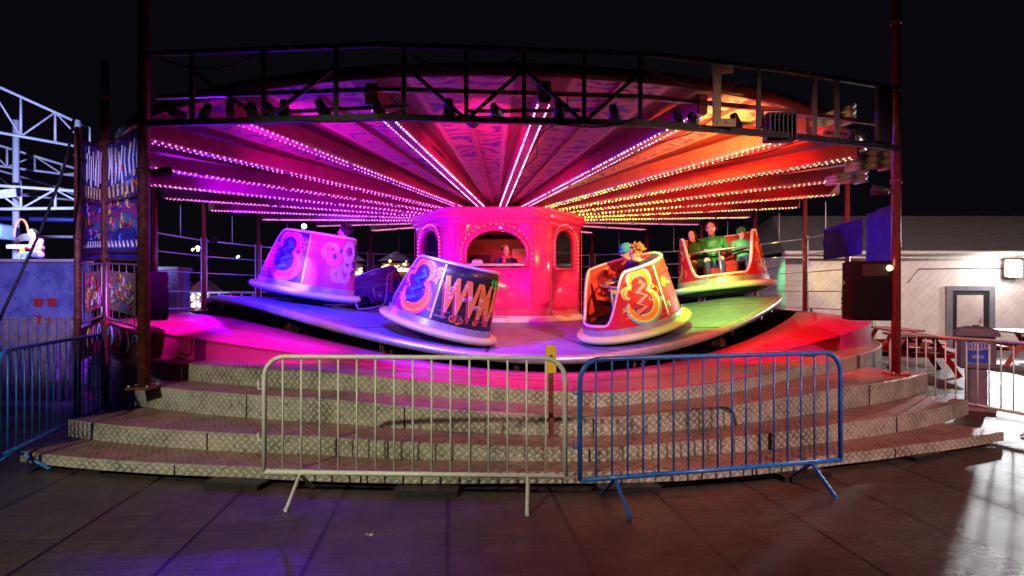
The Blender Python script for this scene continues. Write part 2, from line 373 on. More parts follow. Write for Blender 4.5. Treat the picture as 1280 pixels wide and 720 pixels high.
# ---------------------------------------------------------------- turntable
def plat_mat():
    m,nt,b=newmat('turntable_plate'); tc=nd(nt,'ShaderNodeTexCoord'); s=nd(nt,'ShaderNodeSeparateXYZ'); nt.links.new(tc.outputs['Object'],s.inputs[0])
    ang=M_(nt,'ARCTAN2',s.outputs['Y'],s.outputs['X']); f=M_(nt,'FRACT',M_(nt,'MULTIPLY',ang,20/(2*PI))); j=M_(nt,'LESS_THAN',M_(nt,'MINIMUM',f,M_(nt,'SUBTRACT',1,f)),.012)
    n=noisen(nt,tc.outputs['Object'],3.4,9,.78,.6); base=ramp(nt,n,[(.35,(.14,.17,.30)),(.55,(.24,.28,.44)),(.7,(.34,.37,.5))])
    vl=nd(nt,'ShaderNodeVectorMath',operation='LENGTH'); nt.links.new(tc.outputs['Object'],vl.inputs[0]); j2=M_(nt,'LESS_THAN',M_(nt,'ABSOLUTE',M_(nt,'SUBTRACT',vl.outputs['Value'],4.05)),.014)
    j=M_(nt,'MAXIMUM',j,j2); nt.links.new(mixc(nt,j,base,(.012,.012,.02)),b.inputs['Base Color'])
    bp=nd(nt,'ShaderNodeBump'); bp.inputs['Strength'].default_value=.7; bp.inputs['Distance'].default_value=.01; nt.links.new(M_(nt,'SUBTRACT',n,M_(nt,'MULTIPLY',j,2)),bp.inputs['Height']); nt.links.new(bp.outputs['Normal'],b.inputs['Normal'])
    mr=nd(nt,'ShaderNodeMapRange'); mr.inputs['To Min'].default_value=.2; mr.inputs['To Max'].default_value=.5; nt.links.new(n,mr.inputs['Value']); nt.links.new(mr.outputs['Result'],b.inputs['Roughness'])
    b.inputs['Metallic'].default_value=.3; return m
MT['plate']=plat_mat()
tt=thing('turntable','undulating rotating turntable platform carrying the spinning cars','turntable',(CX,CY,0))
b=MB(); b.grid(lambda i,j:pol(2.0+4.0*j/16,az(i),zrim(az(i),2.0+4.0*j/16))-O,NA,16,MT['plate'],True,True); b.build('platform_plate',tt)
b=MB(); RP=[(5.98,.004),(6.03,.004),(6.06,-.02),(6.06,-.10),(6.0,-.12)]
b.grid(lambda i,j:pol(RP[j][0],az(i),zrim(az(i))+RP[j][1])-O,NA,4,MT['silver'],True,True); b.build('platform_rim',tt)
for k in range(20):
    a=k*18+4; b=MB()
    b.bar(pol(2.2,a,.75)-O,pol(5.95,a,zrim(a)-.17)-O,.07,.12,MT['black'])
    p=pol(5.7,a,zrim(a)-.30)-O; b.box(p,(.16,.16,.22),MT['rust'],Matrix.Rotation(R(a),3,'Z'))
    b.build('support_arm',tt)

# ---------------------------------------------------------------- pay booth (rounded hexagon)
MT['rcb']=mat('red_cap_bulb',(.9,.2,.18),.2,em=(1,.22,.25),es=.8)
MT['lg']=mat('panel_lamp',(.8,.8,.8),.4,em=(.6,1,.5),es=2)
booth=thing('control_booth','glossy red rounded control booth at the centre of the ride','control booth',(CX+.03,CY,0))
def hexloop(rad,rc=.42,n=6):
    pts=[]
    for k in range(6):
        a=R(60*k); c=Vector((math.cos(a),math.sin(a),0)); cc=c*(rad-rc/math.cos(R(30)))
        for q in range(n+1):
            t=a+R(-30+60*q/n); pts.append(cc+Vector((math.cos(t),math.sin(t),0))*rc)
    return pts
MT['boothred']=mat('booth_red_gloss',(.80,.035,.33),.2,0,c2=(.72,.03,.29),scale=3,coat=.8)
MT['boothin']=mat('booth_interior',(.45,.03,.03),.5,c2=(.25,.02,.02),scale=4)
def shell(rad,z0,z1,th,m,name,parent=None):
    b=MB(); lo=hexloop(rad); li=hexloop(rad-th,.36); L=len(lo)
    prof=[(lo,z0),(lo,z1),(li,z1),(li,z0)]
    vs=[[b.bm.verts.new(l[i]+Vector((0,0,z))) for (l,z) in prof] for i in range(L)]
    for i in range(L):
        for j in range(4):
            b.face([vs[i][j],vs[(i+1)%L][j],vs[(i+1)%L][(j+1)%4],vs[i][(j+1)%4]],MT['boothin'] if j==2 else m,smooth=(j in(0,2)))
    return b.build(name,parent)
Z0,Z1=1.08,3.34; BR=1.97
wall=shell(BR,Z0,Z1,.07,MT['boothred'],'booth_wall')
# windows cut out: arch outline on face normal direction
def arch(w,h,spring,n=14):
    pts=[(-w/2,0),(w/2,0)]
    for k in range(n+1):
        t=PI*k/n; pts.append((w/2*math.cos(t),spring+(h-spring)*math.sin(t)))
    return pts
ap=BR*math.cos(R(30))
wins=[(0,1.22,.70,.22,2.19,False),(-60,1.02,.84,.5,2.13,True),(60,1.02,.84,.5,2.13,True),(180,1.2,.7,.25,2.19,False),(120,1.0,.8,.5,2.13,True),(-120,1.0,.8,.5,2.13,True)]
for (a,wd,ht,sp,zb,gl) in wins:
    b=MB(); n=Vector((math.sin(R(a)),-math.cos(R(a)),0)); t=Vector((math.cos(R(a)),math.sin(R(a)),0))
    pts=[t*x+Vector((0,0,zb+y))+n*(ap-.3) for x,y in arch(wd,ht,sp)]
    b.poly(pts,MT['boothred'],n*.6); cut=b.build('cut')
    md=wall.modifiers.new('b','BOOLEAN'); md.operation='DIFFERENCE'; md.solver='EXACT'; md.object=cut
    dg=bpy.context.evaluated_depsgraph_get(); me=bpy.data.meshes.new_from_object(wall.evaluated_get(dg)); wall.modifiers.clear(); wall.data=me
    bpy.data.objects.remove(cut)
wall.parent=booth
for (a,wd,ht,sp,zb,gl) in wins:
    n=Vector((math.sin(R(a)),-math.cos(R(a)),0)); t=Vector((math.cos(R(a)),math.sin(R(a)),0))
    fr=thing('booth_window','',None); fr.parent=booth
    outl=[t*x+Vector((0,0,zb+y))+n*(ap+.01) for x,y in arch(wd+.06,ht+.04,sp)]
    b=MB(); b.tube(outl,.03,MT['boothred'],6,True); b.build('window_frame',fr)
    b=MB(); pl=[t*x+Vector((0,0,zb+y))+n*(ap+.04) for x,y in arch(wd+.24,ht+.13,sp,18)]
    per=[]; 
    for p,q in zip(pl[1:],pl[2:]+[pl[0]]):
        L=(q-p).length; k=max(1,int(L/.075)); per+=[p.lerp(q,i/k) for i in range(k)]
    for p in per: b.ball(p,.017,em('red_cap_bulb',(1,.25,.22),.9) if 'rcb' not in MT else MT['rcb'],6,4)
    b.build('cap_bulb_border',fr)
    if gl:
        b=MB(); b.poly([t*x+Vector((0,0,zb+y))+n*(ap-.03) for x,y in arch(wd,ht,sp)],MT['glassdark']); b.build('window_pane',fr)
b=MB(); b.box((0,-ap-.04,2.175),(1.12,.24,.03),MT['white'],bev=.008); b.build('counter_sill',booth)
def ringprof(rad,prof,m,name):
    b=MB(); L=len(hexloop(1.9)); ls=[hexloop(rad+p[0],.42+p[0]) for p in prof]
    b.grid(lambda i,j:ls[j][i%L]+Vector((0,0,prof[j][1])),L,len(prof)-1,m,True,True); return b.build(name,booth)
ringprof(BR,[(0,3.02),(.03,3.03),(.03,3.08),(.05,3.12),(.09,3.14),(.11,3.2),(.11,3.27),(.14,3.29),(.14,3.36),(.0,3.38),(-.5,3.39),(-1.2,3.40)],MT['boothred'],'booth_cornice')
ringprof(BR,[(-.02,1.14),(.05,1.12),(.09,1.08),(.12,1.03),(.12,.99),(0,.97)],MT['white'],'booth_plinth')
b=MB(); 
for p in hexloop(BR+.13,.55,14):
    b.ball(p+Vector((0,0,3.235)),.02,flat('red_cap_bulb',(.9,.12,.10)),6,4)
b.build('cornice_bulb_border',booth)
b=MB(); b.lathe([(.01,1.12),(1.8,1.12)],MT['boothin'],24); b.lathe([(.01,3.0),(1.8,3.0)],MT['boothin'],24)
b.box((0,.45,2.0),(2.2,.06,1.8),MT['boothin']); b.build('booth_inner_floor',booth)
b=MB(); b.lathe([(1.5,.1),(1.5,1.0)],MT['black'],24); b.build('booth_base',booth)
for k in range(6):
    p=Vector((math.cos(R(60*k)),math.sin(R(60*k)),0))*(BR-.055); q=Vector((-p.y,p.x,0)).normalized()
    for sg in (-1,1): b=MB(); b.bar(p+q*.215*sg+Vector((0,0,1.16)),p+q*.215*sg+Vector((0,0,3.0)),.012,.012,MT['boothin']); b.build('panel_joint_bead',booth)
b=MB(); b.box((-.45,.40,2.25),(.5,.04,.55),MT['black'],bev=.01)
for i in range(12): b.ball((-.62+.07*(i%5),.37,2.08+.13*(i//5)),.016,[em('lamp_g',(.1,1,.2),3),em('lamp_r',(1,.1,.1),3),em('lamp_w',(1,.9,.7),3)][i%3] if 'lg' not in MT else MT['lg'],6,4)
b.box((.5,.38,2.45),(.34,.02,.44),MT['white']); b.box((.5,.365,2.5),(.26,.01,.2),flat('poster_orange',(.8,.4,.1))); b.build('control_panel',booth)
b=MB(); b.box((0,0,0),(.22,.16,.07),MT['white'],bev=.01); b.box((0,-.02,.05),(.16,.08,.03),MT['grey'],bev=.005)
tag(b.build('cash_box',loc=(CX-.36,CY-ap+.02,2.235)),'small white cash tray on the left end of the booth counter','cash box')

# ---------------------------------------------------------------- canopy
canopy=thing('ride_canopy','round canopy ceiling with radiating maroon rafters edged in light bulbs','canopy',(CX,CY,0))
RR=7.4
def zraf(r): return 3.36+(3.70-3.36)*(r-1.4)/(RR-1.4)
def zpan(r): return 3.50+(4.02-3.50)*(r-1.4)/(RR-1.4)
def em(name,c,s):
    m=mat(name,(.8,.8,.8),.4,em=c,es=s); return m
BM={'blue':em('violet_bulb',(.75,.22,1.0),5),'pink':em('pink_bulb',(1.0,.16,.85),4.5),'white':em('violet_white_bulb',(.70,.30,1.0),5.5),'yel':em('yellow_bulb',(.85,.9,.12),8),'orange':em('warm_bulb',(1.0,.48,.18),5.5),'dim':em('dim_pink_bulb',(.9,.25,.5),2.2)}
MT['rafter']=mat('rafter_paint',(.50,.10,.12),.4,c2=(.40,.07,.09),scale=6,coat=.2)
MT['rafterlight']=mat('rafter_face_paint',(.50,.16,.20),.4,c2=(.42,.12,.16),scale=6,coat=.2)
for k in range(24):
    a=5.5+15*k; 
    if a>180:a-=360
    t=pol(1,a)-O; s_=Vector((t.y*-1,t.x,0))
    b=MB(); A=t*1.3; B_=t*RR; w_=.15; hh=.24
    def ring(r,w_=w_):
        z=zraf(r); c=t*r
        return [c+s_*w_/2+Vector((0,0,z+hh)),c+s_*w_/2+Vector((0,0,z+.03)),c+s_*(w_/2-.02)+Vector((0,0,z)),c-s_*(w_/2-.02)+Vector((0,0,z)),c-s_*w_/2+Vector((0,0,z+.03)),c-s_*w_/2+Vector((0,0,z+hh))]
    rs=[ring(1.3+(RR-1.3)*q/6) for q in range(7)]
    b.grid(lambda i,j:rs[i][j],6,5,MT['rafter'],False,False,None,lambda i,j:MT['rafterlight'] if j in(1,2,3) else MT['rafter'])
    b.quad(rs[-1],MT['rafter'])
    raf=b.build('rafter',canopy)
    if -40<=a<-15: bm='blue' if a>-15 else 'pink'
    elif -15<=a<15: bm='white'
    elif 15<=a<30: bm='white'
    elif 30<=a<130: bm='orange' 
    elif a>=130 or a<-150: bm='dim'
    else: bm='pink'
    if abs(a)>125: bm='dim'
    b=MB(); nb=66
    for side in (1,-1):
        for i in range(nb):
            r=1.75+(RR-1.85)*i/(nb-1); m=BM[bm]
            if bm=='orange' and r<4.2: m=BM['yel']
            rv=random.random()
            if rv<.035: m=flat('dead_bulb',(.3,.28,.25))
            elif rv<.16 and bm!='dim': m=BM['dim']
            b.octa(t*(r+random.uniform(-.008,.008))+s_*side*(w_/2-.012)+Vector((0,0,zraf(r)+.004)),.0145*random.uniform(.88,1.1),m)
    b.build('bulb_row',raf)
for k in range(24):
    a0=5.5+15*k; b=MB(); nv=8
    rsx=[1.3+(RR-1.3)*j/nv for j in range(nv+1)]
    # sunk flat gore with slight sag between rafters
    def pf(i,j):
        r=rsx[j]; u=i/4; aa=a0+15*u; return pol(r,aa,zpan(r)+.05*math.sin(PI*u)*(r/RR))-O
    b.grid(pf,4,nv,MT['panel'],True,False,lambda i,j:((i/4-.5)+ (k*3.7),rsx[j]*.8))
    pn=b.build('ceiling_panel',canopy)
    b2=MB(); b2.bar(pol(1.4,a0+7.5,zpan(1.4)-.02)-O,pol(RR-.02,a0+7.5,zpan(RR)+.02)-O,.085,.07,MT['rafterlight']); b2.build('panel_rib',canopy)
    # fix uv so u in -.5...5 : keep pattern variety through v offset
    for l in pn.data.uv_layers[0].data: l.uv=(l.uv[0]-k*3.7,l.uv[1]+k*2.13)
b=MB(); 
b.grid(lambda i,j:pol([RR,RR+.04,RR+.05,.6][j],-180+7.5*i,[3.98,3.98,4.12,5.1][j])-O,48,3,MT['canvas'],True,True,None,lambda i,j:MT['maroon'] if j<2 else MT['canvas']); b.build('roof_canvas',canopy)
b=MB(); b.lathe([(1.45,3.30),(1.45,3.55),(.1,3.56)],MT['maroon'],24); b.build('canopy_hub',canopy)

# ---------------------------------------------------------------- poles
def pole(name,x,y,z0,z1,r,m,label,group,foot=True,fl=True):
    t=thing(name,label,'post',(x,y,z0),0,group)
    b=MB(); b.tube([(0,0,0),(0,0,z1-z0)],r,m,14); b.build('post_shaft',t)
    if foot:
        b=MB(); b.box((0,0,.012),(r*4.2,r*4.2,.024),m,bev=.004)
        for sx in(-1,1):
            for sy in(-1,1): b.tube([(sx*r*1.6,sy*r*1.6,.02),(sx*r*1.6,sy*r*1.6,.05)],.014,MT['steel'],6)
        b.build('foot_plate',t)
    if fl:
        b=MB()
        for zz in (.34,.62,.9):
            q=(z1-z0)*zz; b.tube([(0,0,q-.03),(0,0,q+.03)],r*1.22,m,14)
        b.build('clamp_collar',t)
    return t
LPp=Vector((-4.07,6.63,.54)); RPp=Vector((4.96,7.75,.54))
pole('canopy_post',LPp.x,LPp.y,LPp.z,7.6,.062,MT['rust'],'tall worn maroon post in front of the lettered side boards','tall posts at the entrance')
pole('canopy_post',RPp.x,RPp.y,RPp.z,7.9,.055,MT['maroon'],'tall glossy maroon post beside the black loudspeaker, right of the steps','tall posts at the entrance')
post_az=[80.5,95.5,110.5,125.5,140.5,155.5,170.5,-174.5,-159.5,-144.5,-129.5,-114.5,-99.5,-84.5]
RPOST=7.58
def placename(a):
    return a
plabel={80.5:'maroon rim post between the two blue tarpaulins',95.5:'maroon rim post at the left edge of the smaller blue tarpaulin',110.5:'maroon rim post just right of the car of riders in green',125.5:'maroon rim post directly behind the riders in green',140.5:'maroon rim post behind the red car with blond rider',155.5:'maroon rim post just right of the control booth'}
for a in post_az:
    p=pol(RPOST,a,.75); lab=plabel.get(a)
    if lab is None:
        lab={-84.5:'violet lit rim post just right of the edge-on loudspeaker',-99.5:'violet lit rim post left of the blue and pink car',-114.5:'violet lit rim post hidden partly behind the blue and pink car',-129.5:'violet lit rim post between the pink car and the booth',-144.5:'violet lit rim post left of the booth, behind the lettered car'}.get(a,'rim post standing hidden behind the control booth')
    pole('rim_post',p.x,p.y,.75,3.95,.05,MT['maroon'],lab,'rim posts round the back of the ride',True,False)

# ---------------------------------------------------------------- safety rails
def rail_bay(a0,a1,zs,label,tarp=None,hang=True):
    t=thing('safety_rail',label,'railing',pol(RPOST+.02,(a0+a1)/2,.75),0,'rail panels between the rim posts')
    o=t.location; A=pol(RPOST+.02,a0,0);B=pol(RPOST+.02,a1,0); d=(B-A).normalized(); A=A+d*.1;B=B-d*.1
    b=MB()
    for z in zs[:-1]: b.tube([A+Vector((0,0,z))-o,B+Vector((0,0,z))-o],.014,MT['railblue'],6)
    b.build('rail_bar',t)
    b=MB(); b.tube([A+Vector((0,0,zs[-1]))-o,B+Vector((0,0,zs[-1]))-o],.018,MT['railblue'],6); b.build('top_rail',t)
    for p in (A,B):
        b=MB(); b.tube([p+Vector((0,0,.77))-o,p+Vector((0,0,zs[-1]+.06))-o],.02,MT['railblue'],8); b.build('side_upright',t)
    if hang:
        m_=(A+B)/2; b=MB(); b.tube([m_+Vector((0,0,zs[-1]))-o,m_+Vector((0,0,3.7))-o],.010,MT['railblue'],6); b.build('hanger_rod',t)
bays=[(post_az[i],post_az[i+1]) for i in range(len(post_az)-1)]
blabel=['railing bay across the smaller blue tarpaulin','railing bay with the building wall showing through behind','railing bay behind the wing of the green riders car','railing bay behind the heads of the riders in green','railing bay behind the blond rider','railing bay beside the right of the booth']
for i,(a0,a1) in enumerate(bays):
    if a1<-170: a1=a1
    if a0>0 and a1<0: a1+=360
    lab=blabel[i] if i<6 else {12:'violet railing bay nearest the edge-on loudspeaker',11:'violet railing bay left of the blue and pink car',10:'violet railing bay directly behind the blue and pink car',9:'violet railing bay between pink car and booth'}.get(i,'railing bay hidden behind the control booth')
    rail_bay(a0,a1,[1.25,1.65,2.12,2.55,2.95],lab)
# front side bays
def tarp(pts,label,name='blue_tarpaulin'):
    b=MB(); n=12; A,B,C,D=[Vector(p) for p in pts]
    nn=(B-A).cross(D-A).normalized()
    def f(i,j):
        u=i/n;v=j/n; p=A.lerp(B,u).lerp(D.lerp(C,u),v); return p+nn*(.012*math.sin(u*9+v*3)+.008*math.sin(v*14+u*2))
    b.grid(f,n,n,MT['tarp'])
    o=b.build(name); md=o.modifiers.new('s','SOLIDIFY'); md.thickness=.004
    tag(o,label,'tarpaulin')
tarp([P(1030,325,12.9),P(1078,318,11.6),P(1078,272,11.6),P(1030,287,12.9)],'smaller blue tarpaulin stretched between two rim posts')
tarp([P(1084,395,10.9),P(1117,393,9.9),P(1117,254,9.9),P(1084,268,10.9)],'tall blue tarpaulin hanging behind the black loudspeaker')

# ---------------------------------------------------------------- front frame (rounding board frame, boards removed)
fr=thing('front_frame','dark open steel frame hung across the front of the canopy','frame',(0,6.5,0))
O2=Vector((0,6.5,0))
FP=[Vector((-4.07,6.55,0)),Vector((-1.4,6.30,0)),Vector((1.5,6.55,0)),Vector((3.2,7.02,0)),Vector((4.93,7.65,0))]
zt,zl=4.20,3.44
for (p,q) in zip(FP,FP[1:]):
    for z,th in ((zt,.05),(zl,.065)):
        b=MB(); b.bar(p+Vector((0,0,z))-O2,q+Vector((0,0,z))-O2,th,th,MT['black']); b.build('frame_rail',fr)
def alongF(px):
    for p,q in zip(FP,FP[1:]):
        # intersect ray
        t=(px-640)/F; dx=q.x-p.x; dy=q.y-p.y; den=dx-t*dy
        u=(t*p.y-p.x)/den
        if -1e-6<=u<=1+1e-6: return p+(q-p)*u
    return FP[-1]
for px in (240,330,420,505,583,655,730,800,948,1018,1046):
    p=alongF(px)-O2; b=MB(); b.bar(p+Vector((0,0,zl)),p+Vector((0,0,zt)),.045,.045,MT['black']); b.build('frame_upright',fr)
for p0,p1 in ((505,583),(655,583),(240,330),(420,330),(655,730),(800,730)):
    p=alongF(p0)-O2;q=alongF(p1)-O2; b=MB(); b.bar(p+Vector((0,.01,zt-.2)),q+Vector((0,.01,zl)),.03,.04,MT['black']); b.build('frame_brace',fr)
# rear rails of the frame (box truss) in maroon
for (p,q) in zip(FP,FP[1:]):
    b=MB(); off=Vector((0,.32,0)); b.bar(p+off+Vector((0,0,3.84))-O2,q+off+Vector((0,0,3.84))-O2,.05,.05,MT['maroon']); b.build('inner_rail',fr)
for p0,p1 in ((330,505),(583,730),(905,1000),(1046,1090)):
    p=alongF(p0)-O2;q=alongF(p1)-O2; b=MB(); b.bar(p+Vector((0,.3,3.62)),q+Vector((0,.3,3.66)),.03,.04,MT['rust']); b.build('inner_rail',fr)
p=alongF(894); 
b=MB(); b.box(p+Vector((0,-.05,3.80))-O2,(.095,.03,.62),MT['cream'],bev=.006); b.box(p+Vector((.06,-.055,4.10))-O2,(.24,.035,.09),MT['cream'],bev=.006); b.box(p+Vector((.08,-.055,3.50))-O2,(.26,.035,.09),MT['cream'],bev=.006)
for dz in(.0,): 
    for dx in(-.0,.1): b.ball(p+Vector((dx,-.08,4.10))-O2,.012,MT['steel'],6,4); b.ball(p+Vector((dx,-.08,3.5))-O2,.012,MT['steel'],6,4)
b.build('cream_bracket',fr)
p=alongF(1101); b=MB(); b.box(p+Vector((0,-.06,3.83))-O2,(.26,.05,.72),MT['black'],Matrix.Rotation(R(20),3,'Z'),bev=.01); b.build('end_board',fr)
# clips/screws on rails
b=MB()
for i in range(34):
    px=200+27*i; p=alongF(px)-O2; z=random.choice((zt,zl,zt)); b.ball(p+Vector((random.uniform(-.03,.03),-.035,z+random.uniform(-.02,.02))),.011,MT['steel'],6,4)
b.build('bolt_set',fr)
# floodlight
fl=thing('floodlight','black floodlight on the right of the canopy frame throwing orange light','floodlight',alongF(978)+Vector((0,.10,3.55)))
b=MB(); b.box((0,0,.0),(.34,.16,.34),MT['black'],bev=.02); 
for i in range(7): b.box((-.15+.05*i,-.10,0),(.012,.06,.28),MT['black'])
b.build('lamp_housing',fl)
b=MB(); b.box((-.02,.085,0),(.26,.012,.24),em('flood_lens',(1,.55,.15),30)); b.build('lamp_lens',fl)
b=MB(); b.bar((-.19,0,.0),(-.19,0,.21),.03,.01,MT['black']); b.bar((.19,0,.0),(.19,0,.21),.03,.01,MT['black']); b.bar((-.2,0,.21),(.2,0,.21),.03,.01,MT['black']); b.build('mounting_yoke',fl)

# white canvas curtains at right rim
for i,(px,py,d,w_,h_) in enumerate(((1085,200,9.6,.75,.42),(1058,222,10.6,.7,.3),(1040,148,8.0,.62,.26))):
    b=MB(); c=P(px,py,d); n=10
    b.grid(lambda a_,v_:c+Vector(((a_/n-.5)*w_,.06*math.sin(a_*1.7+i)+.05*math.sin(v_*2.1+a_),(v_/n-.5)*h_*(.5+.5*a_/n)+.12*(a_/n-.5))),n,n,MT['clear'])
    o=b.build('canvas_valance'); md=o.modifiers.new('s','SOLIDIFY'); md.thickness=.006
    tag(o,['creased white canvas at the rim, lower right corner of canopy','small creased white canvas further in along the rim','white canvas scrap showing behind the dark end board'][i],'canvas',)

# ---------------------------------------------------------------- loudspeakers
def speaker(loc,rz,label,s=1.0):
    t=thing('loudspeaker',label,'loudspeaker',loc,rz)
    b=MB(); b.box((0,0,.39*s),(.56*s,.42*s,.78*s),MT['cabinet'],bev=.02); b.build('cabinet',t)
    b=MB(); b.box((0,-.215*s,.28*s),(.50*s,.012,.50*s),mat('speaker_grille',(.005,.008,.009),.9,0,bump=.6,bscale=220)); g_=b.build('grille',t); g_.data.materials[0].node_tree.nodes['Principled BSDF'].inputs['Specular IOR Level'].default_value=.05
    b=MB(); b.box((0,-.216*s,.655*s),(.30*s,.014,.16*s),MT['dark'],bev=.004); b.build('horn',t)
    b=MB(); b.bar((-.28*s,.1,.5*s),(.33*s,.1,.5*s),.05,.05,MT['steel']); b.build('bracket',t)
speaker(P(1087,400,8.0)+Vector((0,0,0)),R(-14),'large black loudspeaker hung inside the right entrance post')
speaker(P(191,400,7.6),R(120),'black loudspeaker seen edge-on beside the left entrance post',.78)
b=MB(); b.ball((0,0,0),.038,em('post_lamp_globe',(1,.8,.25),4),12,8); b.tube([(0,.0,0),(.12,.04,0)],.015,MT['steel'],6)
tag(b.build('post_lamp',loc=P(1112,335,7.72)),'small lit yellow lamp on the post by the loudspeaker','lamp')

# ---------------------------------------------------------------- cars
def wallmap(phi,z,off=0.0):
    r=.80-.12*min(1,max(0,(z-.2)/.95))+off; return Vector((r*math.cos(R(phi)),r*math.sin(R(phi)),z))
def ztop(phi):
    a=abs(((phi+180)%360)-180)
    back=1.18-.05*(a/100)
    if a<112: return back
    if a>150: return .36
    t=(a-112)/38; s=t*t*(3-2*t); return back+(.36-back)*s
def ribbon(b,pts,wd,m,off,s=1):
    """painted band on the tub wall; pts in (phi deg, z); wd list or float in metres"""
    n=len(pts); L=[];Rr=[]
    for i,(p,z) in enumerate(pts):
        a=pts[max(i-1,0)];c=pts[min(i+1,n-1)]
        dx=(c[0]-a[0])*R(1)*.74; dz=c[1]-a[1]; l=math.hypot(dx,dz) or 1; nx,nz=-dz/l,dx/l
        w_=(wd[i] if isinstance(wd,list) else wd)/2
        L.append((p+nx*w_/(R(1)*.74),z+nz*w_));Rr.append((p-nx*w_/(R(1)*.74),z-nz*w_))
    cl=lambda q:(q[0],max(.3,min(q[1],ztop(q[0])-.03)))
    V=[(b.bm.verts.new(wallmap(*cl(l),off)),b.bm.verts.new(wallmap(*cl(r),off))) for l,r in zip(L,Rr)]
    for (a1,a2),(c1,c2) in zip(V,V[1:]): b.face([a1,a2,c2,c1],m,smooth=True)
def arcpts(c,rad,t0,t1,n=22,sx=1.0):
    return [(c[0]+rad*sx*math.cos(R(t0+(t1-t0)*i/n))/(R(1)*.74),c[1]+rad*math.sin(R(t0+(t1-t0)*i/n))) for i in range(n+1)]
def taper(n,w0,w1=0,w2=None): 
    return [ (w0*math.sin(PI*(i+.35)/(n+.7))**.6) for i in range(n+1)]
def emblem(b,pc,mir,cols):
    tq,ye,orr,zz,dk=cols[:5]
    s=1 if mir<0 else -1
    A=lambda t:t if s>0 else 180-t
    W3=[(0,.02,tq,.004,1.0),(1,0,ye,.006,.72),(2,0,orr,.008,.42)]
    for k,_,m,off,f in W3:
        ribbon(b,arcpts((pc,.60),.225-.012*k,A(165),A(165+255),26),taper(26,.165*f),m,off)
        ribbon(b,arcpts((pc+s*2,.93),.165-.010*k,A(200),A(200-250),24),taper(24,.135*f),m,off)
        ribbon(b,arcpts((pc-s*14,.80),.075,A(40),A(280),14),taper(14,.075*f),m,off+.001)
    z=[(pc-s*9,.50),(pc+s*3,.56),(pc-s*6,.63),(pc+s*6,.72),(pc-s*4,.79),(pc+s*7,.88),(pc+s*1,.95)]
    ribbon(b,z,.12,dk,.0115); ribbon(b,z,.075,zz,.0135)
def make_car(az_,rel,label,wingc,backc,inc,cols,style,radius=4.85,apron_col=None,tilt=1.0):
    apron_col={'text':mat('apron_yellow',(.78,.80,.18),.3,coat=.3),'three':mat('apron_lime',(.60,.85,.22),.3,coat=.3)}.get(style if style!='plain' else 'x')
    p=pol(radius,az_); 
    # local slope
    e=.9
    c=Vector((CX,CY,0))
    z=zrim(az_,radius); P1=pol(radius+.8,az_,zrim(az_,radius+.8));P2=pol(radius-.8,az_,zrim(az_,radius-.8))
    da=math.degrees(.8/radius); dz_=(zrim(az_+da,radius)-zrim(az_-da,radius))/2*1.55; P3=pol(radius,az_+da,z+dz_);P4=pol(radius,az_-da,z-dz_)
    nrm=(P1-P2).cross(P3-P4).normalized(); 
    if nrm.z<0: nrm=-nrm
    vang=math.atan2(-p.y,-p.x)   # towards camera
    beta=vang+R(rel)
    x=Vector((math.cos(beta),math.sin(beta),0)); x=(x-nrm*x.dot(nrm)).normalized(); y=nrm.cross(x)
    t=thing('waltzer_car',label,'ride car',(p.x,p.y,z+.03),0,'tub cars on the turntable')
    t.rotation_euler=Matrix((x,y,nrm)).transposed().to_euler()
    # apron
    b=MB(); b.lathe([(.5,.10),(.86,.10),(.90,.12),(.93,.15),(.93,.18),(.90,.205),(.80,.215)],apron_col or MT['apron'],48); b.build('apron_ring',t)
    b=MB(); b.lathe([(.01,.02),(.55,.02),(.78,.09),(.80,.11)],MT['black'],32); b.build('base_bowl',t)
    # skirt band
    b=MB(); b.grid(lambda i,j:wallmap(-180+360*i/64,[.20,.31][j],.012),64,1,MT['silver'],True,True); b.build('skirt_band',t)
    # shell
    N=96; b=MB()
    def prof(i):
        ph=-180+360*i/N; zt_=ztop(ph); K=6
        out=[wallmap(ph,.2+(zt_-.2)*k/K) for k in range(K+1)]; inn=[wallmap(ph,.2+(zt_-.2)*(K-k)/K,-.05) for k in range(K+1)]
        return out+inn
    pr=[prof(i) for i in range(N)]
    def mf(i,j):
        ph=abs(-180+360*(i+.5)/N)
        if j>=6: return inc
        return backc if ph<74 else wingc
    b.grid(lambda i,j:pr[i][j],N,13,wingc,True,True,None,mf); b.build('tub_shell',t)
    b=MB(); b.tube([wallmap(-180+360*i/N,ztop(-180+360*i/N),-.022) for i in range(N)],.027,cols[5],8,True); b.build('edge_trim',t)
    # artwork
    b=MB()
    for s in (1,-1):
        emblem(b,s*101,s,cols[:5])
        ribbon(b,[(s*74,.33+.8*i/10) for i in range(11)],.028,MT['f_trimwhite'],.014)
    blocks=[flat('blk_orange',(.8,.25,.05)),flat('blk_teal',(.05,.5,.45)),flat('blk_yellow',(.8,.6,.08)),flat('blk_blue',(.05,.15,.8)),flat('blk_red',(.7,.06,.05))]
    for i in range(12):
        ph=150+5.2*i; ribbon(b,[(ph,.355),(ph+2,.355),(ph+4.2,.355)],.07,blocks[i%5],.008)
    if style=='text':
        letters(b,'WVMA')
        for i in range(5):
            ph=-8+8*i
            ribbon(b,[(ph+3,1.06),(ph-1,1.03),(ph+2,.98),(ph-2,.93)],.055,flat('green_squiggle',(.05,.8,.08)),.02)
    if style=='pink':
        for k in range(26):
            rnd=random.Random(k); ph=rnd.uniform(-62,62); z_=rnd.uniform(.5,.98)
            ribbon(b,arcpts((ph,z_),rnd.uniform(.06,.15),rnd.uniform(0,360),rnd.uniform(360,600),18),taper(18,rnd.uniform(.07,.15)),[flat('pink_art',(.9,.10,.40)),flat('lilac_art',(.75,.35,.8)),flat('indigo_art',(.05,.03,.40))][k%3],.004+.0006*k)
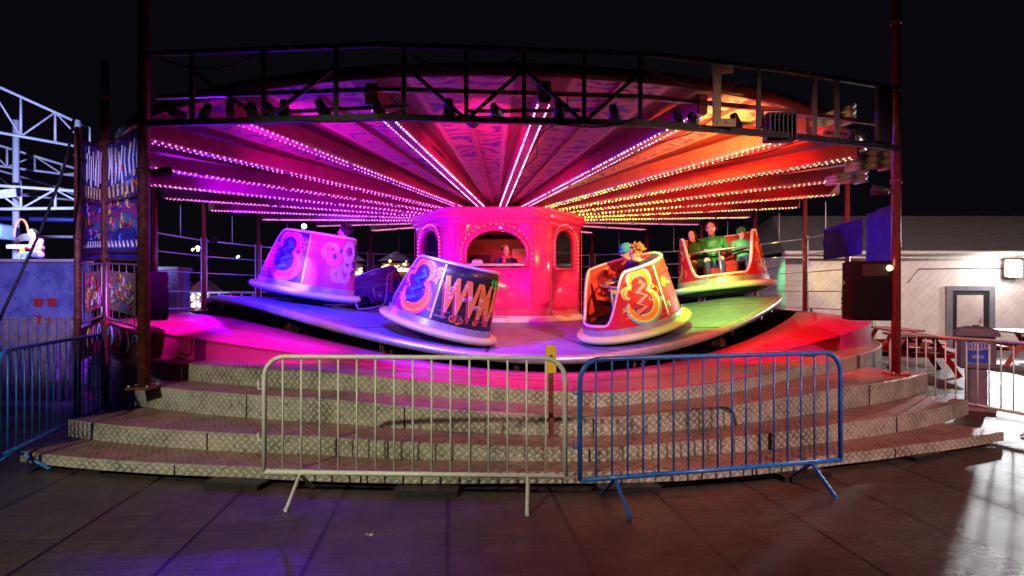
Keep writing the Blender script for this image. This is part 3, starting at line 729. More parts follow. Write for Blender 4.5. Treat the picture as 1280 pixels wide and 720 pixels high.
    # airbrushed flourishes, rivets and scuffs
    rnd=random.Random(int(az_)+400)
    for k in range(44):
        s=rnd.choice((-1,1)); ph=s*rnd.choice((rnd.uniform(78,90),rnd.uniform(112,126),rnd.uniform(20,70))); z_=rnd.uniform(.40,1.0)
        if style=='text' and abs(ph)<74: z_=rnd.uniform(.36,.46)
        ribbon(b,arcpts((ph,z_),rnd.uniform(.02,.06),rnd.uniform(0,360),rnd.uniform(360,560),12),taper(12,rnd.uniform(.010,.028)),cols[rnd.randrange(3)],.0035)
    for k in range(40):
        p=wallmap(-180+9*k,.30,.016); b.ball(p,.008,MT['steel'],6,4)
    for k in range(9):
        ph=rnd.uniform(-140,140); z_=rnd.uniform(.3,.5); ribbon(b,[(ph+q*3,z_+q*rnd.uniform(-.004,.004)) for q in range(5)],.006,flat('scuff',(.35,.33,.32),.6,0),.0155)
    b.build('painted_artwork',t,fix=False)
    # seat & floor
    b=MB(); 
    def sp(i,j):
        ph=-118+236*i/40; rz_=[(.72,.95),(.62,.9),(.60,.62),(.36,.58),(.32,.56),(.30,.30)][j]; return Vector((rz_[0]*math.cos(R(ph)),rz_[0]*math.sin(R(ph)),rz_[1]))
    b.grid(sp,40,5,inc,True); b.build('padded_seat',t)
    b=MB(); b.lathe([(.01,.28),(.74,.28)],MT['black'],32); b.build('footwell_base',t)
    b=MB(); ly=[(-.05,-.62,.80),(-.30,-.5,.84),(-.36,-.25,.85),(-.36,.25,.85),(-.30,.5,.84),(-.05,.62,.80)]
    b.tube([Vector((q[0]+.12,q[1],q[2])) for q in ly],.02,MT['steel'],8); b.tube([(-.24,0,.85),(-.30,0,.3)],.02,MT['steel'],8); b.build('lap_bar',t)
    return t
def letters(b,txt):
    cu=bpy.data.curves.new('t','FONT'); cu.body=txt; cu.size=.46; cu.align_x='CENTER'; cu.offset=.022; cu.resolution_u=4; cu.space_character=1.06
    o=bpy.data.objects.new('t',cu); COL.objects.link(o); bpy.context.view_layer.update()
    me=o.to_mesh(); bm2=bmesh.new(); bm2.from_mesh(me); o.to_mesh_clear()
    for _ in range(3):
        es=[e for e in bm2.edges if e.calc_length()>.09]
        if es: bmesh.ops.subdivide_edges(bm2,edges=es,cuts=1); bmesh.ops.triangulate(bm2,faces=bm2.faces)
    mats=[(-.095,.010,flat('letter_red',(.55,.04,.03)),-.02),(0,.016,flat('letter_edge',(.9,.62,.5)),0),(0.0,.020,flat('letter_orange',(.9,.28,.03)),0)]
    for li,(dz,off,m,dx) in enumerate(mats):
        k=.93 if li==2 else 1.0
        for f in bm2.faces:
            vs=[]
            cy=f.calc_center_median().z
            for v in f.verts:
                x=v.co.x*1.0+dx; z=.50+dz+v.co.y*1.38
                if li==2: x*=.985; z+=.012
                vs.append(b.bm.verts.new(wallmap(-29+x*.70/(R(1)*.74),z,off)))
            b.face(vs,m,smooth=True)
    # inner scribbles
    for i in range(22):
        rnd=random.Random(i+50); ph=rnd.uniform(-66,24); z=rnd.uniform(.5,.9)
        ribbon(b,arcpts((ph,z),rnd.uniform(.015,.035),0,rnd.uniform(120,360),8),.008,flat('scribble',(.95,.85,.7)),.024)
    bm2.free(); bpy.data.objects.remove(o)
flat('trimwhite',(.85,.85,.85))
C=lambda n,c:flat(n,c)
car1=make_car(-41.9,67,'blue and pink tub car with a bright white centre stripe, leftmost on the turntable',C('violet_body',(.05,.02,.42)),C('magenta_back',(.66,.04,.34)),C('inner_purple',(.25,.05,.3)),[C('pinkA',(.85,.05,.40)),C('pinkB',(.9,.12,.5)),C('pinkC',(.8,.03,.3)),C('zz_blue',(.1,.15,.75)),C('dk',(.05,.02,.2)),C('trimA',(.8,.7,.85))],'pink')
car2=make_car(-9.7,62,'tilted dark tub car with orange capital letters on its back, in front of the booth',C('violet_wing',(.10,.03,.55)),C('black_back',(.02,.015,.02)),C('inner_red',(.55,.03,.03)),[C('orA',(.80,.10,.06)),C('orB',(.95,.42,.03)),C('orC',(.9,.2,.02)),C('zz_cyan',(.06,.2,.85)),C('dk2',(.03,.02,.12)),C('trimB',(.6,.6,.65))],'text')
car3=make_car(29,120,'red tub car with yellow and turquoise scrolls carrying a blond rider',C('red_body',(.55,.015,.012)),C('red_back',(.5,.03,.03)),C('inner_red3',(.62,.05,.04)),[C('tq',(.05,.62,.60)),C('ye',(.92,.75,.05)),C('or3',(.85,.30,.03)),C('zz_pink',(.85,.18,.16)),C('dk3',(.04,.04,.04)),C('trimC',(.8,.55,.7))],'three')
car4=make_car(72,180,'red tub car open towards the steps with riders in green, rightmost on the turntable',C('red_body',(.55,.015,.012)),C('red_back',(.5,.03,.03)),C('inner_red3',(.62,.05,.04)),[C('gr4',(.04,.50,.28)),C('ye',(.92,.75,.05)),C('or3',(.85,.30,.03)),C('zz_pink',(.85,.18,.16)),C('dk3',(.04,.04,.04)),C('trimD',(.85,.85,.75))],'plain',radius=5.0); car4.scale=(1.12,)*3; bpy.context.view_layer.update()
car5=make_car(-136,150,'far tub car glimpsed between the lettered car and the booth',C('violet_body',(.05,.02,.42)),C('violet_body',(.05,.02,.42)),C('inner_purple',(.25,.05,.3)),[C('pinkA',(.85,.05,.40)),C('pinkB',(.9,.12,.5)),C('pinkC',(.8,.03,.3)),C('zz_blue',(.1,.15,.75)),C('dk',(.05,.02,.2)),C('trimA',(.8,.7,.85))],'pink')

# ---------------------------------------------------------------- people
def capsule(bm,a,b_,ra,rb,n=12):
    a=Vector(a);b_=Vector(b_); d=b_-a; L=d.length
    q=d.to_track_quat('Z','Y').to_matrix().to_4x4() if L>1e-6 else Matrix.Identity(4)
    rings=[]
    for (t,r) in [(-.98,.15),(-.8,.6),(-.4,.92),(0,1)]: rings.append((t*ra,r*ra))
    for (t,r) in [(0,1),(.4,.92),(.8,.6),(.98,.15)]: rings.append((L+t*rb,r*rb))
    vs=[]
    for z,r in rings:
        vs.append([bm.verts.new(Matrix.Translation(a)@q@Vector((r*math.cos(2*PI*k/n),r*math.sin(2*PI*k/n),z))) for k in range(n)])
    for A,B in zip(vs,vs[1:]):
        for k in range(n): bm.faces.new([A[k],A[(k+1)%n],B[(k+1)%n],B[k]])
    bm.faces.new(vs[0][::-1]); bm.faces.new(vs[-1])
def ell(bm,c,s,rot=None):
    bmesh.ops.create_uvsphere(bm,u_segments=18,v_segments=12,radius=1,matrix=Matrix.Translation(c)@(rot.to_4x4() if rot else Matrix.Identity(4))@Matrix.Diagonal((*s,1)))
def make_person(label,M4,jacket,trous,haircol,hairstyle='short',hat=None,lean=0.0,headturn=0.0,handz=.33,handy=.38,vox=.011,scarf=None,scale=1.0,wave=False,gloves=None,group=None):
    """seated figure; local +Y is forward, origin at the seat"""
    bm=bmesh.new(); V=Vector
    ch=V((0,-.05+lean*.25,.42)); nk=V((0,-.04+lean*.36,.565)); hd=V((0,0+lean*.42,.70))
    ell(bm,V((0,0,.10)),(.17,.13,.13)); ell(bm,V((0,-.02+lean*.1,.24)),(.155,.115,.15)); ell(bm,ch,(.185,.125,.17)); capsule(bm,V((-.15,ch.y,.50)),V((.15,ch.y,.50)),.062,.062)
    capsule(bm,nk-V((0,0,.05)),hd-V((0,0,.03)),.055,.05)
    rt=Matrix.Rotation(headturn,3,'Z')
    H_=lambda v: hd+rt@V(v)
    ell(bm,H_((0,0,.02)),(.076,.096,.105),rt); ell(bm,H_((0,.02,-.05)),(.058,.07,.07),rt)
    capsule(bm,H_((0,.088,.018)),H_((0,.106,-.022)),.010,.015,8)
    for s in(-1,1): ell(bm,H_((s*.076,-.005,-.005)),(.012,.02,.03),rt)
    for s in(-1,1): ell(bm,H_((s*.028,.083,-.0)),(.018,.012,.008),rt)
    hands=[]
    for s in(-1,1):
        sh=V((s*.185,ch.y,.50)); hx=V((s*.13,handy,handz)); el=V((s*.255,.08+lean*.1,.27))
        if wave and s>0: el=V((.34,.06,.40)); hx=V((.36,.14,.66))
        capsule(bm,sh,el,.058,.046); capsule(bm,el,hx,.046,.032)
        hands.append((s,hx,(hx-el).normalized()))
        hp=V((s*.09,0,.08)); kn=V((s*.12,.42,.10)); an=V((s*.12,.46,-.30))
        capsule(bm,hp,kn,.088,.062); capsule(bm,kn,an,.058,.042); capsule(bm,an+V((0,-.03,-.04)),an+V((0,.14,-.06)),.042,.036)
    me=bpy.data.meshes.new('person'); bm.to_mesh(me); bm.free()
    o=bpy.data.objects.new('tmp',me); COL.objects.link(o)
    md=o.modifiers.new('r','REMESH'); md.mode='VOXEL'; md.voxel_size=vox; md.use_smooth_shade=True
    sm=o.modifiers.new('s','SMOOTH'); sm.factor=.5; sm.iterations=3
    dg=bpy.context.evaluated_depsgraph_get(); me2=bpy.data.meshes.new_from_object(o.evaluated_get(dg)); bpy.data.objects.remove(o)
    bm=bmesh.new(); bm.from_mesh(me2)
    # hands with five fingers
    for s,hx,dr in hands:
        side=V((1,0,0)); side=(side-dr*side.dot(dr)).normalized(); up=side.cross(dr)*1
        pc=hx+dr*.065
        nb=len(bm.verts)
        ell(bm,pc-dr*.01,(.040,.046,.018),Matrix((side,dr,side.cross(dr))).transposed())
        for fi,(fx,fl) in enumerate(((-.03,.065),(-.01,.075),(.010,.072),(.029,.056))):
            a0=pc+side*fx+dr*.03; a1=a0+dr*fl*.5-V((0,0,.012)); a2=a1+dr*fl*.2-V((0,0,.035))
            capsule(bm,a0,a1,.0095,.009,8); capsule(bm,a1,a2,.009,.0075,8)
        t0=pc-side*s*.035-dr*.01; t1=t0-side*s*.03+dr*.035; t2=t1+dr*.03-V((0,0,.01)); capsule(bm,t0,t1,.012,.011,8); capsule(bm,t1,t2,.011,.008,8)
    for s in(-1,1): bmesh.ops.create_uvsphere(bm,u_segments=8,v_segments=6,radius=.0135,matrix=Matrix.Translation(H_((s*.029,.089,.006))))
    ell(bm,H_((0,.084,-.062)),(.022,.008,.006),rt)
    mats=[MT['skin'],jacket,trous,MT['eye'],MT['lip'],gloves or MT['skin']]
    eyes=[H_((s*.029,.089,.006)) for s in(-1,1)]; lip=H_((0,.084,-.062))
    for f in bm.faces:
        c=f.calc_center_median(); f.smooth=True; k=1
        if (c-nk).length<.30 and c.z>nk.z+.015: k=0
        elif c.z<.06 or (c.y>.14 and c.z<.2 and abs(c.x)<.25 and not any((c-hx).length<.12 for _,hx,_ in hands)): k=2
        if min(((c-(hx+dr*.05)).dot(dr)+.03 if (c-hx).length<.2 else -1) for _,hx,dr in hands)>0: k=5
        for _,hx,dr in hands:
            if (c-hx).length<.2 and (c-hx).dot(dr)>.005: k=5
        if len(f.verts)<=4 and f.calc_area()<2e-5:
            if min((c-e).length for e in eyes)<.0142: k=3
            if abs((rt.transposed()@(c-lip)).z)<.0065 and abs((rt.transposed()@(c-lip)).x)<.023 and (rt.transposed()@(c-hd)).y>.08: k=4
        f.material_index=k
    me3=bpy.data.meshes.new('person'); bm.to_mesh(me3); bm.free()
    for m in mats: me3.materials.append(m)
    p=bpy.data.objects.new('person',me3); COL.objects.link(p); tag(p,label,'person',group); p.matrix_world=M4@Matrix.Scale(scale,4)
    # hair
    b=MB()
    for s in(-1,1): b.tube([H_((s*.046,.078,.026)),H_((s*.030,.092,.033)),H_((s*.014,.096,.029))],.0052,MT['hair'],5)
    b.build('eyebrows',p)
    b=MB()
    if hat:
        b.ball(H_((0,-.01,.065)),.105,hat,18,12,(1,1.08,.95)); b.tube([H_((.1*math.cos(q*PI/10),.1*math.sin(q*PI/10)*1.1,.03)) for q in range(20)],.018,hat,8,True)
        hh=b.build('bobble_hat',p)
    b=MB()
    base=H_((0,-.022,.04)); 
    b.ball(base,.1,haircol,20,14,(.86,.95,1.0)) if not hat else b.ball(H_((0,-.03,-.0)),.085,haircol,16,10,(.95,.9,1.0))
    rnd=random.Random(len(label))
    ln={'short':.05,'long':.22,'wild':.10}[hairstyle]
    for i in range(70):
        th=rnd.uniform(0,2*PI); el_=rnd.uniform(-.1,1.2)
        if math.sin(th)>.55 and el_<.75: continue
        d=rt@V((math.cos(th)*math.cos(el_),math.sin(th)*math.cos(el_),math.sin(el_)))
        a0=base+d*.082
        e1=a0+d*.02+V((0,0,-ln*.4)) if hairstyle!='wild' else a0+d*ln*.5
        e2=e1+V((rnd.uniform(-.02,.02),rnd.uniform(-.03,.01),-ln*.6)) if hairstyle!='wild' else e1+V((rnd.uniform(-.05,.05),rnd.uniform(-.05,.05),rnd.uniform(-.05,.04)))
        b.tube([a0,e1,e2],[.014,.011,.003],haircol,5)
    b.build('hair',p)
    if scarf:
        b=MB(); b.tube([nk+V((.085*math.cos(q*PI/8),.085*math.sin(q*PI/8)+.01,.01+.012*math.sin(q*2))) for q in range(16)],.034,scarf,8,True)
        b.tube([nk+V((.03,.10,0)),nk+V((.04,.13,-.12)),nk+V((.03,.13,-.24))],[.035,.04,.045],scarf,8); b.build('scarf',p)
    return p
def seatM(car,lx,ly,face,z=.58):
    bpy.context.view_layer.update()
    return car.matrix_world@Matrix.Translation((lx,ly,z))@Matrix.Rotation(face,4,'Z')
navy=mat('navy_coat',(.02,.03,.14),.7,bump=.5,bscale=25); jean=mat('denim',(.04,.06,.14),.8); green=mat('green_coat',(.03,.36,.06),.35,c2=(.015,.16,.03),scale=13,bump=1.0,bscale=17); dgreen=mat('dark_green_coat',(.02,.20,.07),.5,c2=(.01,.08,.03),scale=12,bump=1.0,bscale=16)
lime=mat('pale_green_coat',(.08,.5,.2),.6); blk=mat('black_coat',(.015,.02,.03),.7); tealhat=mat('turquoise_wool',(.02,.42,.62),.8,bump=.9,bscale=70)
pinks=mat('pink_scarf',(.75,.08,.25),.8); paleh=mat('pale_wool',(.62,.60,.40),.8,bump=.8,bscale=60)
def W(loc,face): return Matrix.Translation(loc)@Matrix.Rotation(face,4,'Z')
make_person('operator in a blue coat and pink scarf leaning at the booth window',W((CX+.22,CY-1.0,1.80),PI),navy,jean,MT['hair'],'short',lean=.55,handz=.30,handy=.30,scarf=pinks,headturn=.25)
b=MB(); b.tube([(0,0,1.12),(0,0,1.72)],.03,MT['steel'],8); b.lathe([(.01,1.76),(.17,1.76),(.18,1.79),(.17,1.82),(.01,1.825)],MT['black'],20); b.lathe([(.01,1.125),(.2,1.125),(.2,1.14),(.01,1.15)],MT['steel'],16)
tag(b.build('bar_stool',loc=(CX+.22,CY-1.0,-.04)),'stool under the operator inside the booth','stool')
# car frame: back = +X, riders face -X  -> local +Y forward must map to -X: rotate +90deg
make_person('blond rider in a dark coat gripping the bar of the red scroll car',seatM(car3,.34,-.16,R(100)),blk,jean,MT['blond'],'wild',lean=.3,handz=.28,handy=.4,headturn=-.3)
make_person('rider in a turquoise woolly hat beside the blond rider',seatM(car3,.36,.28,R(75)),navy,jean,MT['hair'],'short',hat=tealhat,lean=.1,handz=.28,handy=.36,headturn=.3)
make_person('rider in a bulky green coat in the middle of the rightmost car',seatM(car4,.36,.10,R(90)),green,jean,MT['hair'],'short',lean=.15,handz=.28,handy=.42,scale=1.06,gloves=paleh)
make_person('rider squeezed in on the left of the green coated rider',seatM(car4,.30,.44,R(70)),dgreen,jean,MT['hair'],'long',lean=.1,handz=.28,handy=.34,scale=.92)
make_person('small rider in pale green at the right wing of the rightmost car',seatM(car4,.22,-.42,R(112)),lime,jean,MT['blond'],'short',lean=.1,handz=.3,handy=.3,scale=.8,hat=mat('green_hat',(.03,.3,.08),.8))
make_person('rider whose dark hair shows over the blue and pink car',seatM(car1,.40,.20,R(85)),navy,jean,MT['hair'],'wild',lean=.0,handz=.28,handy=.4,scale=.98)

# ---------------------------------------------------------------- crowd barriers
def barrier(p0,p1,m,label,h=1.1,nb=15,gap=.21):
    p0=Vector(p0);p1=Vector(p1); d=(p1-p0); L=d.length; t=thing('crowd_barrier',label,'barrier',p0,math.atan2(d.y,d.x),'crowd barriers round the ride')
    rc=.16; z0,z1=gap,h
    pts=[]
    for (cx_,cz,a0) in ((rc,z1-rc,180),(L-rc,z1-rc,90)):
        for k in range(7):
            a=R(a0-15*k); pts.append((cx_+rc*math.cos(a),0,cz+rc*math.sin(a)))
    pts=[(0,0,z0)]+pts+[(L,0,z0)]
    b=MB(); b.tube(pts,.019,m,10); b.build('barrier_frame',t)
    b=MB(); b.tube([(0,0,z0),(L,0,z0)],.019,m,10); b.build('bottom_rail',t)
    for i in range(nb):
        x=L*(i+1)/(nb+1); zz=z1-.01; 
        b=MB(); b.tube([(x,0,z0),(x,0,zz)],.008,m,8); b.build('upright_bar',t)
    for x in (.28,L-.28):
        b=MB(); b.tube([(x,-.27,.015),(x,-.24,.02),(x,0,z0-.01),(x,.24,.02),(x,.27,.015)],.015,m,8); b.build('foot',t)
    for z in (.45,.85):
        b=MB(); b.tube([(0,0,z),(-.05,0,z),(-.05,0,z+.06)],.007,m,6); b.build('link_hook',t)
barrier((-1.91,4.63,0),(.40,4.52,0),MT['barwhite'],'pale galvanised crowd barrier standing in front of the middle of the steps')
barrier((.50,4.42,0),(2.72,4.97,0),MT['barblue'],'bright blue crowd barrier in front of the steps, right of the pale one',nb=17)
barrier((-4.32,5.05,0),(-4.98,7.3,0),MT['barblue'],'blue crowd barrier by the picket fence at the left end of the steps')
barrier((5.42,8.6,0),(5.98,6.45,0),MT['barwhite'],'pale crowd barrier on the right beyond the steps, near the litter bin',h=1.02)

# yellow lever post
t=thing('yellow_marker_post','small yellow post showing between the pale and blue barriers','post',(.36,5.55,.25))
b=MB(); b.bar((0,0,0),(0,0,.62),.045,.03,MT['rust']); b.build('post_shaft',t)
b=MB(); b.box((0,-.005,.73),(.10,.03,.26),MT['yellow'],bev=.01); b.ball((0,-.025,.76),.014,MT['black'],8,6); b.build('top_plate',t)

# ---------------------------------------------------------------- litter bin
t=thing('litter_bin','grey lidded litter bin with a blue poster behind the right barrier','litter bin',(6.30,8.15,0),R(-30))
b=MB(); b.box((0,0,.30),(.22,.28,.56),MT['grey'],bev=.03); b.box((0,0,.03),(.40,.36,.06),MT['grey'],bev=.02); b.build('stand_base',t)
b=MB(); b.box((0,0,.80),(.40,.34,.44),MT['grey'],bev=.03); b.build('bin_body',t)
b=MB(); b.grid(lambda i,j:Vector(((.235-.05*(j==2)-.15*(j==3))*[-1,1,1,-1][i%4],(.2-.03*(j==2)-.12*(j==3))*[-1,-1,1,1][i%4],[1.02,1.06,1.12,1.15][j])),4,3,MT['grey'],False,True); b.quad([(-.09,-.08,1.15),(.09,-.08,1.15),(.09,.08,1.15),(-.09,.08,1.15)],MT['grey']); b.box((0,-.03,1.155),(.08,.03,.02),MT['black']); b.build('bin_lid',t)
bl=mat('poster_blue',(.02,.12,.75),.35,coat=.3)
b=MB(); b.box((0,-.176,.82),(.27,.006,.33),MT['white']); b.box((0,-.181,.82),(.25,.006,.31),bl)
for i,(x,h_) in enumerate(((-.085,.10),(-.05,.115),(-.015,.12),(.02,.12),(.055,.11),(.088,.10))):
    b.tube([Vector((x+.015*math.cos(q*PI/6),-.186,.88+h_/2*math.sin(q*PI/6)+i*.004)) for q in range(12)],.006,MT['white'],5,True)
for z in (.76,.735): b.box((0,-.186,z),(.13,.004,.009),MT['white'])
b.build('poster_panel',t)

# ---------------------------------------------------------------- building right
YB=17.0
bd=thing('white_building','long white timber building with grey pitched roof beyond the ride','building',(12,YB,0))
def rel(p): return Vector(p)-Vector((12,YB,0))
x0=P(1012,0,YB).x; 
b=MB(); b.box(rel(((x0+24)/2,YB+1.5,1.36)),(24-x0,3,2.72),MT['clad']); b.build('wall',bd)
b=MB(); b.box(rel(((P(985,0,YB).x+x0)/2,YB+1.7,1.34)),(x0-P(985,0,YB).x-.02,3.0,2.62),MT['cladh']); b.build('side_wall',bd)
b=MB(); zR=4.35; xl=P(975,0,YB).x
b.quad([rel((xl,YB-.25,2.76)),rel((24,YB-.25,2.76)),rel((24,YB+4.2,zR)),rel((xl+1.6,YB+4.2,zR))],MT['shingle']); b.quad([rel((xl,YB-.25,2.76)),rel((xl+1.6,YB+4.2,zR)),rel((xl,YB+6,2.76))],MT['shingle']); b.build('roof',bd)
b=MB(); b.box(rel(((xl+24)/2,YB-.14,2.68)),(24-xl,.06,.17),MT['white']); b.tube([rel((xl,YB-.26,2.74)),rel((24,YB-.26,2.74))],.06,MT['white'],8); b.build('fascia_gutter',bd)
# door
dx=P(1211,0,YB).x; dt=1.69
dr=thing('service_door','',None,rel((dx,YB-.02,0))); dr.parent=bd
b=MB(); 
for s in(-1,1): b.box((s*.60,-.03,dt/2),(.16,.08,dt),MT['grey'])
b.box((0,-.03,dt+.06),(1.36,.08,.13),MT['grey']); b.build('door_frame',dr)
b=MB(); b.box((0,-.01,dt/2),(1.04,.05,dt),MT['black']); b.build('door_recess',dr)
b=MB(); b.box((-.02,-.045,dt/2-.05),(.74,.03,dt-.16),mat('pale_door',(.55,.48,.46),.5,c2=(.42,.36,.36),scale=3)); b.build('door_leaf',dr)
b=MB(); b.tube([(.28,-.07,.85),(.28,-.12,.85),(.18,-.12,.85)],.012,MT['steel'],6); b.box((.28,-.065,.85),(.05,.01,.14),MT['steel']); b.build('door_handle',dr)
b=MB(); b.tube([rel((10.2,YB-.12,2.62)),rel((10.2,YB-.12,0.05))],.04,MT['white'],8)
for z in (.6,1.4,2.2): b.box(rel((10.2,YB-.10,z)),(.13,.06,.04),MT['white'])
b.build('drain_pipe',bd)
b=MB(); b.box(rel((15.6,YB-.03,1.1)),(.5,.05,.3),MT['grey'],bev=.01); b.tube([rel((11.2,YB-.02,1.9)),rel((11.5,YB-.03,2.3)),rel((14.0,YB-.03,2.32))],.012,MT['black'],5); b.build('wall_cable',bd)
# second doorway dark to left of door (open shutter)
lt=thing('wall_lamp','bright white floodlight under the gutter at the far right','lamp',P(1268,336,YB-.35))
b=MB(); b.box((0,.06,.02),(.42,.1,.5),MT['white'],bev=.03); b.build('lamp_housing',lt)
b=MB(); b.box((0,-.02,0),(.36,.05,.44),em('flood_white',(1,.97,.95),28),bev=.02); b.build('lamp_diffuser',lt)
# picnic tables
def picnic(loc,rz,label):
    t=thing('picnic_table',label,'picnic table',loc,rz,'red picnic tables by the white building')
    b=MB()
    for i in range(5): b.box((0,-.3+.15*i,.74),(1.7,.135,.04),MT['table'],bev=.005)
    b.build('table_top',t)
    for s in(-1,1):
        b=MB(); 
        for q in(0,1): b.box((0,s*(.62+.14*q),.44),(1.7,.13,.04),MT['table'],bev=.005)
        b.build('bench_seat',t)
    for s in(-1,1):
        b=MB(); x=s*.6; b.bar((x,-.62,0),(x,-.2,.72),.04,.09,MT['table']); b.bar((x,.62,0),(x,.2,.72),.04,.09,MT['table']); b.bar((x+.045,-.78,.40),(x+.045,.78,.40),.04,.09,MT['table']); b.build('leg_frame',t)
    return t
picnic((11.55,13.6,0),R(90-12),'red picnic table at the right edge under the floodlight')
picnic((8.15,12.2,0),R(70),'dark red picnic table nearest behind the right barrier')
picnic((9.3,14.6,0),R(75),'dark red picnic table between the barrier and the white door')
# white/blue column
b=MB(); b.lathe([(.01,0),(.16,0),(.17,.05),(.17,.55),(.165,1.45),(.10,1.66),(.05,1.74),(.05,1.82),(.01,1.83)],MT['white'],20)
for z in (.9,1.02,1.14): b.lathe([(.172,z),(.176,z+.01),(.176,z+.06),(.172,z+.07)],flat('col_blue',(.03,.12,.7)),20)
tag(b.build('bottle_column',loc=P(1061,368,15.2)*1+Vector((0,0,-1.58+.0))+Vector((0,0,.3))),'white bottle-shaped column with blue hoops beside the right loudspeaker','column')

# ---------------------------------------------------------------- left: side boards
def board_mat2(seed):
    m,nt,b=newmat('painted_sign_board'); tc=nd(nt,'ShaderNodeTexCoord'); s=nd(nt,'ShaderNodeSeparateXYZ'); nt.links.new(tc.outputs['UV'],s.inputs[0]); u,v=s.outputs['X'],s.outputs['Y']
    n=noisen(nt,tc.outputs['UV'],3+seed,4,.6,1.5)
    base=ramp(nt,n,[(.3,(.02,.015,.16)),(.55,(.05,.05,.42)),(.75,(.12,.16,.6))])
    wv=M_(nt,'MULTIPLY',M_(nt,'SINE',M_(nt,'MULTIPLY',u,10)),.02)
    def band(v0,h,c,base):
        dd=M_(nt,'LESS_THAN',M_(nt,'ABSOLUTE',M_(nt,'SUBTRACT',M_(nt,'ADD',v,wv),v0)),h); return mixc(nt,dd,base,c)
    base=band(.60,.028,(.45,.06,.35),base); base=band(.545,.024,(.03,.28,.5),base)
    nt.links.new(base,b.inputs['Base Color']); b.inputs['Roughness'].default_value=.35
    return m
def side_board(A0,A1,B0,B1,label,seed):
    """A: near bottom/top, B: far bottom/top"""
    o=(A0+B0)/2; t=thing('sign_board',label,'sign board',o,0,'painted side boards left of the entrance')
    A0,A1,B0,B1=[p-o for p in(A0,A1,B0,B1)]
    nn=(B0-A0).cross(A1-A0).normalized(); 
    if nn.dot(Vector((0,0,H))-o)<0: nn=-nn
    Q=lambda u,v,off=0:A0.lerp(B0,u).lerp(A1.lerp(B1,u),v)+nn*off
    b=MB(); b.quad([Q(0,.36),Q(1,.36),Q(1,.97),Q(0,.97)],board_mat2(seed),[(0,.36),(1,.36),(1,.97),(0,.97)]); b.quad([Q(0,.36,-.03),Q(1,.36,-.03),Q(1,.97,-.03),Q(0,.97,-.03)],MT['black']); b.build('painted_board',t)
    b=MB()
    for v in (.36,.40,.66,.97): b.bar(Q(0,v,.01),Q(1,v,.01),.035,.02,MT['rust'])
    b.bar(Q(0,0),Q(0,1),.04,.04,MT['rust']); b.bar(Q(1,0),Q(1,1),.05,.05,MT['rust']); b.build('board_frame',t)
    wl=mat('sign_white',(.85,.85,.9),.4) if 'sw' not in MT else MT['sw']; MT['sw']=wl
    rnd=random.Random(seed); b=MB()
    # tall streak letters
    for i in range(9):
        u=.08+.1*i; v0=.76+rnd.uniform(-.02,.02); v1=.92+rnd.uniform(-.02,.03); du=rnd.uniform(-.05,.05)
        b.tube([Q(u,v0,.02),Q(u+du,(v0+v1)/2,.02),Q(u+rnd.uniform(-.02,.04),v1,.02)],rnd.uniform(.008,.018),wl,5)
    gold=flat('sign_gold',(.6,.42,.2))
    for i in range(7):
        u=.08+.13*i; b.tube([Q(u,.68,.02),Q(u+.02,.74,.02)],.014,gold,5); b.tube([Q(u,.74,.02),Q(u+.07,.70,.02)],.010,gold,5)
    for i in range(8):
        u=.1+.11*i; b.tube([Q(u,.425,.02),Q(u+.03,.455,.02),Q(u+.05,.43,.02)],.012,wl,5)
    pal=[flat('flame_red',(.7,.06,.04)),flat('flame_yellow',(.85,.6,.08)),flat('flame_blue',(.08,.3,.9)),flat('flame_pink',(.8,.15,.5))]
    for i in range(46):
        u=rnd.uniform(.06,.94); v=rnd.choice((rnd.uniform(.46,.66),rnd.uniform(.68,.95))); r0=rnd.uniform(.02,.06); a0=rnd.uniform(0,6)
        pts=[Q(min(.97,max(.03,u+1.2*r0*math.cos(a0+q*.5))),v+.5*r0*math.sin(a0+q*.5),.012) for q in range(rnd.randrange(4,9))]
        b.tube(pts,[.004+.010*math.sin(PI*(q+.5)/len(pts)) for q in range(len(pts))],pal[i%4],4)
    b.build('painted_lettering',t)
    # lower framed wire panel with mural
    b=MB(); loop=[Q(.06,.05),Q(.94,.05),Q(.97,.08),Q(.97,.31),Q(.94,.34),Q(.06,.34),Q(.03,.31),Q(.03,.08)]
    b.tube([p+nn*.02 for p in loop],.014,MT['steel'],6,True)
    for u in(.2,.4,.6,.8): b.tube([Q(u,.05,.01),Q(u,.34,.01)],.006,MT['steel'],5)
    b.build('tube_frame',t)
    fg=mat('faded_artwork',(.35,.16,.20),.5,c2=(.60,.38,.30),scale=9,bump=.2); b=MB(); b.quad([Q(.12,.10,.03),Q(.88,.10,.03),Q(.88,.30,.03),Q(.12,.30,.03)],fg); b.quad([Q(.12,.10,.022),Q(.88,.10,.022),Q(.88,.30,.022),Q(.12,.30,.022)],MT['black'])
    pal2=[flat('flame_red',(.7,.06,.04)),flat('flame_yellow',(.85,.6,.08)),flat('mural_green',(.05,.3,.25)),flat('flame_pink',(.8,.15,.5)),wl]
    for i in range(40):
        u=rnd.uniform(.2,.8); v=rnd.uniform(.13,.27); r0=rnd.uniform(.02,.06); a0=rnd.uniform(0,6)
        pts=[Q(min(.87,max(.13,u+1.3*r0*math.cos(a0+q*.6))),v+.5*r0*math.sin(a0+q*.6),.04) for q in range(rnd.randrange(4,9))]
        b.tube(pts,[.003+.009*math.sin(PI*(q+.5)/len(pts)) for q in range(len(pts))],pal2[i%5],4)
    b.build('framed_artwork',t)
    b=MB(); b.quad([Q(0,-.14),Q(1,-.14),Q(1,.02),Q(0,.02)],MT['rust']); b.quad([Q(0,-.14,-.03),Q(1,-.14,-.03),Q(1,.02,-.03),Q(0,.02,-.03)],MT['rust'])
